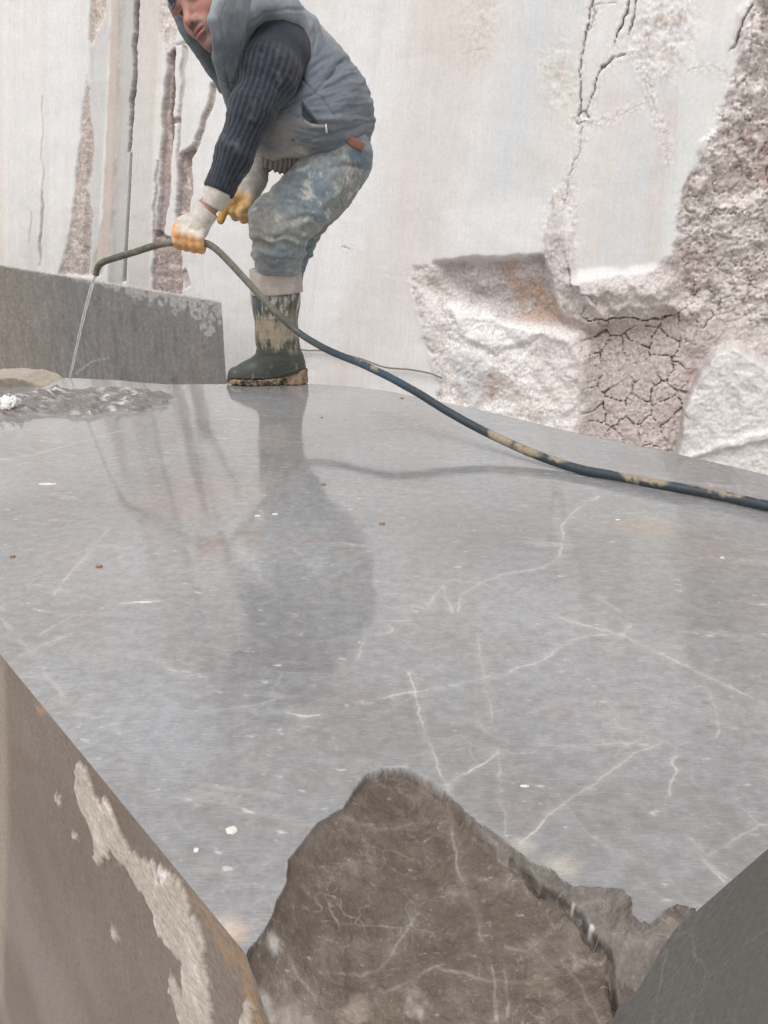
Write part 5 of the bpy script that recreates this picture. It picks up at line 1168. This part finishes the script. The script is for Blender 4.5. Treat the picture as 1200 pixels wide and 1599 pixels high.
    def cu(P):
        q = loc(P); o = rc(q * np.array([1, 1.05, 1], F32), (0.003, 0, .272), (-.002, 0, .372), .086, .0815); top = q[:, 2] - (.374 + .10 * q[:, 0]); bot = (.288 + .06 * q[:, 0]) - q[:, 2]
        i_ = rc(q * np.array([1, 1.05, 1], F32), (0.003, 0, .272), (-.002, 0, .372), .0775, .0745); return smax(np.maximum(np.maximum(o, top), bot), -i_, .003)
    V, F = surfnet(cu, b0 + np.array([-.15, -.15, .22]), b0 + np.array([.15, .15, .43]), .0034); V = relax(V, F, 1); N = vnormals(V, F); V = V + N * (.0032 * fbm(V, 11, 3, 491) + .001 * fbm(V, 40, 2, 492))[:, None]
    c = np.tile(np.array([.50, .44, .39], F32), (len(V), 1)); c = mixc(c, (.40, .34, .295), .7 * sstep(0, .4, fbm(V, 18, 4, 493))); c = mixc(c, (.60, .55, .50), .6 * sstep(.1, .4, fbm(V, 25, 3, 494))); c = mixc(c, (.28, .26, .24), .5 * sstep(.3, .5, fbm(V, 50, 3, 495)))
    pmesh('boot_cuff', V, F, cloth_mat('dusty_canvas', 700, .95, .5, .08), c, bo)
    return bo

# ---------- gloves
def glove_mat(name): return cloth_mat(name, 900, .85, .45, .12, sheen=.1)
def build_gloves():
    # near hand: fist closed round the hose
    Yh = 2.45
    pw = J(331, 318, 2.463); pk = J(306, 352, 2.45)
    K = [(279, 353), (291, 355), (303, 358), (314, 360)]; rf = [.0118, .0124, .0120, .0108]
    def f(P):
        d = rc(P, pw, pk, .034, .034); d = smin(d, rc(P, J(286, 352, 2.455), J(311, 360, 2.455), .0225, .021), .02)
        d = smin(d, rc(P, J(292, 350, 2.47), J(308, 362, 2.475), .020, .018), .02)
        for (x, y), r in zip(K, rf):
            ch = [J(x + 2, y - 1, 2.445), J(x - 2, y + 12, 2.420), J(x - 2, y + 23, 2.424), J(x + 1, y + 30, 2.448), J(x + 4, y + 24, 2.474)]
            d = smin(d, chain(P, ch, [r * 1.2, r * 1.05, r, r * .97, r * .92], .008), .0065)
        d = smin(d, chain(P, [J(290, 348, 2.485), J(277, 356, 2.492), J(270, 369, 2.482), J(276, 382, 2.474)], [.016, .0135, .0125, .011], .006), .008)
        w = rc(P, J(345, 300, 2.465), J(331, 318, 2.463), .0345, .034); d = smin(d, w, .01)
        l0, l1 = J(311, 313, 2.45), J(336, 337, 2.45); u = (l1 - l0) / np.linalg.norm(l1 - l0); n_ = np.array([-u[2], 0, u[0]], F32); n_ = n_ if n_[2] > 0 else -n_
        return np.maximum(d, (P - l0) @ n_)
    V, F = surfnet(f, *bx([J(262, 340, 2.40), J(360, 395, 2.52), J(345, 290, 2.42)], .012), .0019); 
    tw = ((wrN - elN) / np.linalg.norm(wrN - elN)).astype(F32)
    V = relax(V, F, 1); N = vnormals(V, F); pp = proj(V); lon = (V - J(345, 300, 2.46)) @ tw
    wr = fbm(V @ rot_rows(tw, (0, -1, 0)).T.astype(F32) * np.array([75, 14, 14], F32), 1, 3, 501, .5, True); V = V + N * (.0022 * wr * sstep(.075, .05, lon) + .0010 * fbm(V, 70, 3, 502))[:, None]
    n1 = fbm(V, 45, 4, 503); n2 = fbm(V, 110, 3, 504)
    c = np.tile(np.array([.58, .54, .48], F32), (len(V), 1)); c = mixc(c, (.44, .40, .37), .6 * sstep(0, .4, n1)); c = mixc(c, (.40, .36, .34), .4 * sstep(-.2, .5, wr) * sstep(.08, .05, lon))
    lat = sstep(-6, 8, pp[:, 1] - 366 - .25 * (pp[:, 0] - 290) + 12 * n1 + 6 * sstep(292, 276, pp[:, 0])); lat = np.maximum(lat, sstep(284, 270, pp[:, 0]) * sstep(335, 350, pp[:, 1]))
    c = mixc(c, (.66, .30, .08), .9 * lat); c = mixc(c, (.70, .52, .32), .6 * lat * sstep(-.15, .3, n1 + .6 * n2)); c = mixc(c, (.72, .66, .55), .8 * sstep(9, 3, seg_dist(pp, [(292, 352), (306, 358), (325, 355)])) * sstep(-.3, .1, n2))
    gap = sstep(4.5, 2.5, seg_dist(pp, [(310, 316), (326, 322), (342, 331)])) ; c = mixc(c, (.52, .33, .28), .0 * gap)
    g1 = pmesh('glove', V, F, glove_mat('knit_glove'), c, None, 'white knit glove with orange coated fingers, closed round the hose')
    # separate wrist band and bare skin between
    def fb(P):
        a, b = J(344, 296, 2.463), J(330, 318, 2.463); d = rc(P, a, b, .0385, .0375); n = ((b - a) / np.linalg.norm(b - a)).astype(F32); l0, l1 = J(311, 311, 2.45), J(341, 328, 2.45); u = (l1 - l0) / np.linalg.norm(l1 - l0); n_ = np.array([u[2], 0, -u[0]], F32); n_ = n_ if n_[2] < 0 else -n_; lo_ = (P - l0) @ n_; hi_ = (J(348, 293, 2.463) - P) @ n
        return np.maximum(np.maximum(d, lo_), hi_)
    # far hand: half-closed, first finger pointing down
    Yf = 2.80
    def ff(P):
        d = chain(P, [J(403, 250, 2.84), J(397, 280, 2.82), J(389, 298, 2.81)], [.040, .037, .036], .02)
        d = smin(d, rc(P, J(386, 302, 2.80), J(378, 318, 2.80), .034, .030), .02)
        d = smin(d, chain(P, [J(372, 304, 2.785), J(360, 314, 2.765), J(351, 327, 2.755), J(345, 344, 2.755)], [.020, .0155, .0140, .0125], .006), .008)
        for (x, y, dx, Y) in ((370, 318, -2, 2.775), (381, 322, 0, 2.770), (390, 322, 1, 2.775)):
            d = smin(d, chain(P, [J(x, y - 2, Y + .01), J(x - 5 + dx, y + 11, Y - .012), J(x + dx, y + 20, Y + .005), J(x + 6 + dx, y + 13, Y + .028)], [.0155, .0150, .0140, .0125], .004), .005)
        d = smin(d, chain(P, [J(392, 306, 2.77), J(389, 318, 2.75), J(380, 326, 2.748)], [.018, .014, .0125], .006), .008)
        return d
    V, F = surfnet(ff, *bx([J(335, 245, 2.72), J(425, 355, 2.90)], .02), .0023); V = relax(V, F, 1); N = vnormals(V, F); pp = proj(V)
    wr = fbm(V * np.array([12, 12, 70], F32), 1, 3, 511, .5, True); V = V + N * (.0025 * wr * sstep(300, 285, pp[:, 1]) + .001 * fbm(V, 60, 3, 512))[:, None]; n1 = fbm(V, 35, 4, 513)
    c = np.tile(np.array([.52, .485, .44], F32), (len(V), 1)); c = mixc(c, (.38, .345, .31), .6 * sstep(0, .4, n1)); lat = sstep(-8, 8, pp[:, 1] - 300 - .8 * (pp[:, 0] - 378) + 14 * n1)
    c = mixc(c, (.60, .36, .11), .85 * lat); c = mixc(c, (.62, .45, .24), .7 * lat * sstep(-.1, .35, n1) * sstep(355, 368, pp[:, 0])); c = mixc(c, (.30, .19, .09), .5 * lat * sstep(.15, .5, -n1)); c = mixc(c, (.56, .30, .04), .7 * sstep(362, 352, pp[:, 0]))
    pmesh('glove', V, F, glove_mat('worn_glove'), c, None, 'soiled glove with orange coated palm, first finger pointing down')
    # rolled cuff of the near glove, above a strip of bare wrist
    V, F = surfnet(fb, *bx([J(320, 285, 2.42), J(360, 325, 2.51)], .012), .0022); V = relax(V, F, 2); c = np.tile(np.array([.52, .48, .43], F32), (len(V), 1)) * (1 + .15 * fbm(V, 50, 3, 521))[:, None]
    pmesh('glove_cuff', V, F, glove_mat('knit_cuff'), c, g1)
build_head_body(); build_beanie(); build_sweater(); build_vest(); build_under_hem(); build_jeans()
_b = on_z(437, 599.5); NB = np.array([_b[0], 2.755, top_z(_b[0], 2.735) + .001])
boot(NB, R(4))
_fb = J(434, 590, 2.95); boot(np.array([_fb[0], 2.955, -.0435]), R(-3))
build_gloves()
# ================================================================ HOSE, WATER, STONES
def rubber_hose():
    g1 = on_z(np.array([900, 960, 1030, 1110, 1200, 1320, 1480]), np.array([731, 743, 757, 771, 790, 812, 838]), .0115)
    air = [J(150, 430, 2.640), J(151, 424, 2.640), J(154, 416, 2.636), J(162, 409, 2.63), J(182, 402, 2.60), J(206, 395, 2.565), J(240, 384, 2.51), J(268, 378.5, 2.465), J(294, 376, 2.447), J(318, 379, 2.445), J(336, 388, 2.45),
           J(360, 411, 2.46), J(395, 449, 2.475), J(430, 486, 2.48), J(468, 520, 2.465), J(515, 548, 2.35), J(560, 566, 2.23), J(600, 585, 2.125), J(650, 612, 2.03), J(700, 643, 1.95), J(760, 675, 1.865), J(830, 707, 1.765)]
    _E = lambda a_, b_, z_: np.r_[B_C + a_ * B_A + b_ * B_B, z_]
    over = [_E(.22, 1.44, .012), _E(.20, 1.50, -.012), _E(.19, 1.535, -.08), _E(.18, 1.55, -.45), _E(.18, 1.57, -1.05), _E(.16, 1.66, -1.22), _E(.05, 2.0, -1.225), _E(-.3, 2.6, -1.225)]   # over the far edge, down to the ground
    P = np.vstack([air, g1[:-1], over]); P = spline(P, 900)
    wob = fbm(P, 6, 2, 601) * .0015; P[:, 2] = np.maximum(P[:, 2] + wob, np.array([.0105 if x > P[300, 0] else -9 for x in P[:, 0]]) - 9 * (P[:, 2] < -.004))
    seg = 18; rr = .0098 + .0003 * fbm(P, 60, 2, 602); rr[:8] *= .96; V, F = tube_mesh(P, rr, seg)
    pp = proj(V); n1 = fbm(V * np.array([1, 1, 1], F32), 22, 4, 603); n2 = fbm(V, 70, 3, 604)
    t = pp[:, 0]; c = np.tile(np.array([.030, .042, .052], F32), (len(V), 1))
    c = mixc(c, (.22, .20, .155), sstep(480, 400, t) * .92); c = mixc(c, (.10, .10, .078), .9 * sstep(262, 240, t)); c = mixc(c, (.05, .05, .04), .6 * sstep(.05, .4, n1) * sstep(300, 250, t))
    c = mixc(c, (.035, .075, .11), .75 * sstep(500, 560, t) * sstep(660, 600, t)); c = mixc(c, (.07, .085, .08), .6 * sstep(440, 470, t) * sstep(520, 490, t))
    mudp = np.maximum.reduce([sstep(26, 10, np.abs(t - 572)) * .7, sstep(62, 8, np.abs(t - 790)), sstep(50, 25, np.abs(t - 855)) * .6, sstep(78, 12, np.abs(t - 1005)), sstep(60, 25, np.abs(t - 1100)) * .6, sstep(60, 25, np.abs(t - 1180)) * .35])
    av_ = (np.arange(len(V)) % seg) * 2 * np.pi / seg; m_ = sstep(.38, .66, mudp * .62 + .55 * n1 + .5 * n2 + .22 * np.sin(av_ + 2.2 * fbm(V, 5, 2, 605))); c = mixc(c, (.33, .26, .175), .9 * m_ * sstep(500, 540, t)); c = mixc(c, (.30, .27, .22), .5 * sstep(.1, .4, n2) * sstep(500, 440, t))
    m = NT('hose_rubber'); col = m.attr('tint', True); a = m.noise(m.coord(), 180, 4, .6)
    m.set(Base_Color=m.mix(1.0, col, m.mix(m.ramp(a, .3, .7), (.75, .75, .75), (1.2, 1.2, 1.2)), 'MULTIPLY'), Roughness=.5, Normal=m.bump(a, .4, .0015))
    link('water_hose', mesh_from('water_hose', V, F, [m.m], {'tint': np.clip(c, .01, .9)}), None, "long muddy black and blue hose in the worker's fist, trailing over the block", 'hose')
    # the jet
    a = P[0]; e = on_z(110, 588, .001); n = 60; tt = np.linspace(0, 1, n)[:, None]; S = a + (e - a) * tt; S[:, 2] = a[2] - (a[2] - e[2]) * (tt[:, 0] ** 1.12); 
    S[:, 0] += .0008 * np.sin(tt[:, 0] * 31) * tt[:, 0] + .010 * np.sin(tt[:, 0] * np.pi) * 0; ra = .0050 - .0012 * tt[:, 0] + .0007 * np.sin(tt[:, 0] * 43 + 1) * tt[:, 0]
    V, F = tube_mesh(S, ra, 14); V = V + (.0012 * fbm(V, 60, 3, 611))[:, None]
    m = NT('running_water'); m.set(Base_Color=(.93, .95, .96), Roughness=.12); m.b.inputs['Transmission Weight'].default_value = .72; m.b.inputs['IOR'].default_value = 1.33
    link('water_jet', mesh_from('water_jet', V, F, [m.m]), None, "thin clear jet of water falling from the hose end onto the block", 'water')
rubber_hose()

def stone_mat(name, c0, c1, sc=30, rough=.8):
    m = NT(name); g = m.coord(); a = m.noise(g, sc, 6, .65); b = m.noise(g, sc * 6, 4, .6)
    m.set(Base_Color=m.mix(m.ramp(a, .35, .65), c0, c1), Roughness=rough, Normal=m.bump(m.math('ADD', m.math('MULTIPLY', a, .7), m.math('MULTIPLY', b, .4)), .7, .004)); return m.m
def far_left_stone():
    def f(P):
        q = P - on_z(20, 601, 0).astype(F32); n1 = fbm(P, 11, 4, 621); n2 = fbm(P, 45, 3, 622)
        right = .176 - q[:, 0] - .55 * (q[:, 2] - .012).clip(0) - .9 * (q[:, 1] - .02).clip(0) * .6
        top = .031 - .10 * np.abs(q[:, 0] + .02).clip(0, .3) * .4 - q[:, 2] + .0; top2 = .056 - q[:, 2] - .42 * (q[:, 0] + .02).clip(0) - .0
        front = q[:, 1] + .035 - .9 * (q[:, 2] - .03).clip(0) - .35 * (q[:, 0] - .10).clip(0) ; back = .16 - q[:, 1]; left = q[:, 0] + .62; bot = q[:, 2] + .012
        d = -np.minimum.reduce([right, top, top2, front, back, left, bot]); return d * .8 + .007 * n1 + .002 * n2
    o = on_z(20, 601, 0).astype(F32); V, F = surfnet(f, o + np.array([-.68, -.10, -.03]), o + np.array([.24, .22, .10]), .0045); N = vnormals(V, F); 
    c = np.tile(np.array([.26, .22, .18], F32), (len(V), 1)); n1 = fbm(V, 18, 4, 623); c = mixc(c, (.22, .185, .15), .8 * sstep(0, .4, n1)); c = mixc(c, (.42, .34, .22), .6 * sstep(.04, .12, V[:, 0] - o[0])); c = mixc(c, (.42, .37, .30), .8 * sstep(.55, .85, N[:, 2]))
    m = NT('tan_stone'); col = m.attr('tint', True); a = m.noise(m.coord(), 60, 5, .65); m.set(Base_Color=m.mix(1.0, col, m.mix(m.ramp(a, .3, .7), (.8, .8, .8), (1.15, 1.15, 1.15)), 'MULTIPLY'), Roughness=.6, Normal=m.bump(a, .6, .004))
    me = mesh_from('flat_stone', V - o, F, [m.m], {'tint': c}); ob = link('flat_stone', me, None, 'flat tan broken stone lying on the block where the water jet lands', 'stone'); ob.location = o
far_left_stone()
def lump(name, px, py, size, z0, mat, label, cat, seed, group=None, sc=14, amp=.3, squash=(1, .8, .5), h=None):
    c = on_z(px, py, 0); o = np.array([c[0], c[1], top_z(c[0], c[1]) + z0], F32); h = h or size / 14
    def f(P):
        q = P - o; return ell(q, (0, 0, size * squash[2] * .55), np.array(squash) * size) + amp * size * fbm(q / size, 1.6, 3, seed) + amp * .5 * size * np.abs(fbm(q / size, 3.7, 2, seed + 5))
    V, F = surfnet(f, o - size * 1.5, o + size * 1.5, h); me = mesh_from(name, V - o, F, [mat]); ob = link(name, me, None, label, cat, group); ob.location = o; return ob
lump('plaster_lump', 8, 645, .040, 0, stone_mat('white_plaster', (.62, .60, .57), (.80, .79, .77), 60), 'crumpled white lump at the left end of the rough dip', 'lump', 701, amp=.6, squash=(1.25, .8, .60), h=.0024)
tan = stone_mat('tan_crumb_stone', (.22, .13, .06), (.42, .27, .14), 200)
for (px, py, s, sd, lb) in [(597, 818, .0044, 1, 'tan crumb in the middle of the wet top, right of the worker\'s reflection'), (505, 757, .0044, 2, 'brown crumb just right of the boot\'s reflection'),
                            (155, 885, .0042, 3, 'flat tan crumb at left, below the dip'), (20, 870, .0036, 4, 'dark brown crumb nearest the left border of the photo'), (628, 622, .0045, 5, 'small crumb at the far edge under the hose'), (503, 652, .003, 6, 'tiny dark crumb between the boot and the hose')]:
    lump('stone_crumb', px, py, s, 0, tan, lb, 'crumb', 710 + sd * 7, 'crumbs of stone scattered on the wet top', squash=(1.3, .9, .55), h=s / 9)
flk = stone_mat('white_flake', (.66, .63, .57), (.80, .78, .73), 90, .8)
def flake(px, py, w, d, lb, seed, rot=0.0):
    c = on_z(px, py, 0); zt = top_z(c[0], c[1]); n = 30; a = np.linspace(0, 2 * np.pi, n, endpoint=False); r = 1 + .35 * fbm(np.stack([np.cos(a), np.sin(a)], -1) * 1.3, 1, 3, seed)
    ring = np.stack([r * np.cos(a) * w, r * np.sin(a) * d], -1); cr, sr = math.cos(rot), math.sin(rot); ring = ring @ np.array([[cr, sr], [-sr, cr]])
    V = [np.c_[ring, np.full(n, -.0006)], np.c_[ring * .98, np.full(n, .0007)], np.c_[ring * .75, np.full(n, .0013) + .0004 * np.sin(a * 5)], np.c_[ring * .3, np.full(n, .0014)], [[0, 0, .0013]]]
    V = np.vstack(V); Fs = [np.array([(k * n + j, k * n + (j + 1) % n, (k + 1) * n + (j + 1) % n, (k + 1) * n + j) for k in range(3) for j in range(n)]), np.array([(3 * n + j, 3 * n + (j + 1) % n, 4 * n) for j in range(n)])]
    ob = link('plaster_flake', mesh_from('plaster_flake', V, Fs, [flk]), None, lb, 'flake', 'white flakes stuck to the wet top'); ob.location = (c[0], c[1], zt)
for k, q in enumerate([(362, 1297, .0052, .0050, 'biggest cream flake, left of the broken corner'), (307, 1328, .0024, .0026, 'small white flake beside the left edge of the block'), (75, 756, .020, .006, 'pale flake at left, below the flat stone and dip'),
                       (403, 806, .006, .003, 'left one of two tiny white flakes in the worker\'s reflection'), (430, 803, .006, .003, 'right one of two tiny white flakes in the worker\'s reflection'), (820, 1228, .0042, .0014, 'thin pale flake above the painted shade line at right of the broken corner'),
                       (1128, 871, .004, .0018, 'white fleck at right, under the hose'), (965, 812, .004, .0015, 'white fleck beside the painted brown reflection at right'), (222, 941, .014, .0012, 'long thin white flake at left of the middle')]):
    flake(*q[:5], 800 + k * 3, .3 * k if k < 2 else 0.0)
def wall_cable():
    pts = on_plane(np.array([440, 458, 480, 510, 560, 600, 640, 672, 690]), np.array([536, 543, 547, 548, 559, 573, 577, 583, 590]), W_O + W_N * .03, W_N); P = spline(pts, 120)
    V, F = tube_mesh(P, .0058, 8); m = NT('grey_cable'); a = m.noise(m.coord(), 60, 3, .6); m.set(Base_Color=m.mix(a, (.12, .115, .11), (.30, .28, .26)), Roughness=.8)
    link('wire_cable', mesh_from('wire_cable', V, F, [m.m]), None, 'thin grey cable running along the pale rock wall behind the hose', 'cable')
wall_cable()
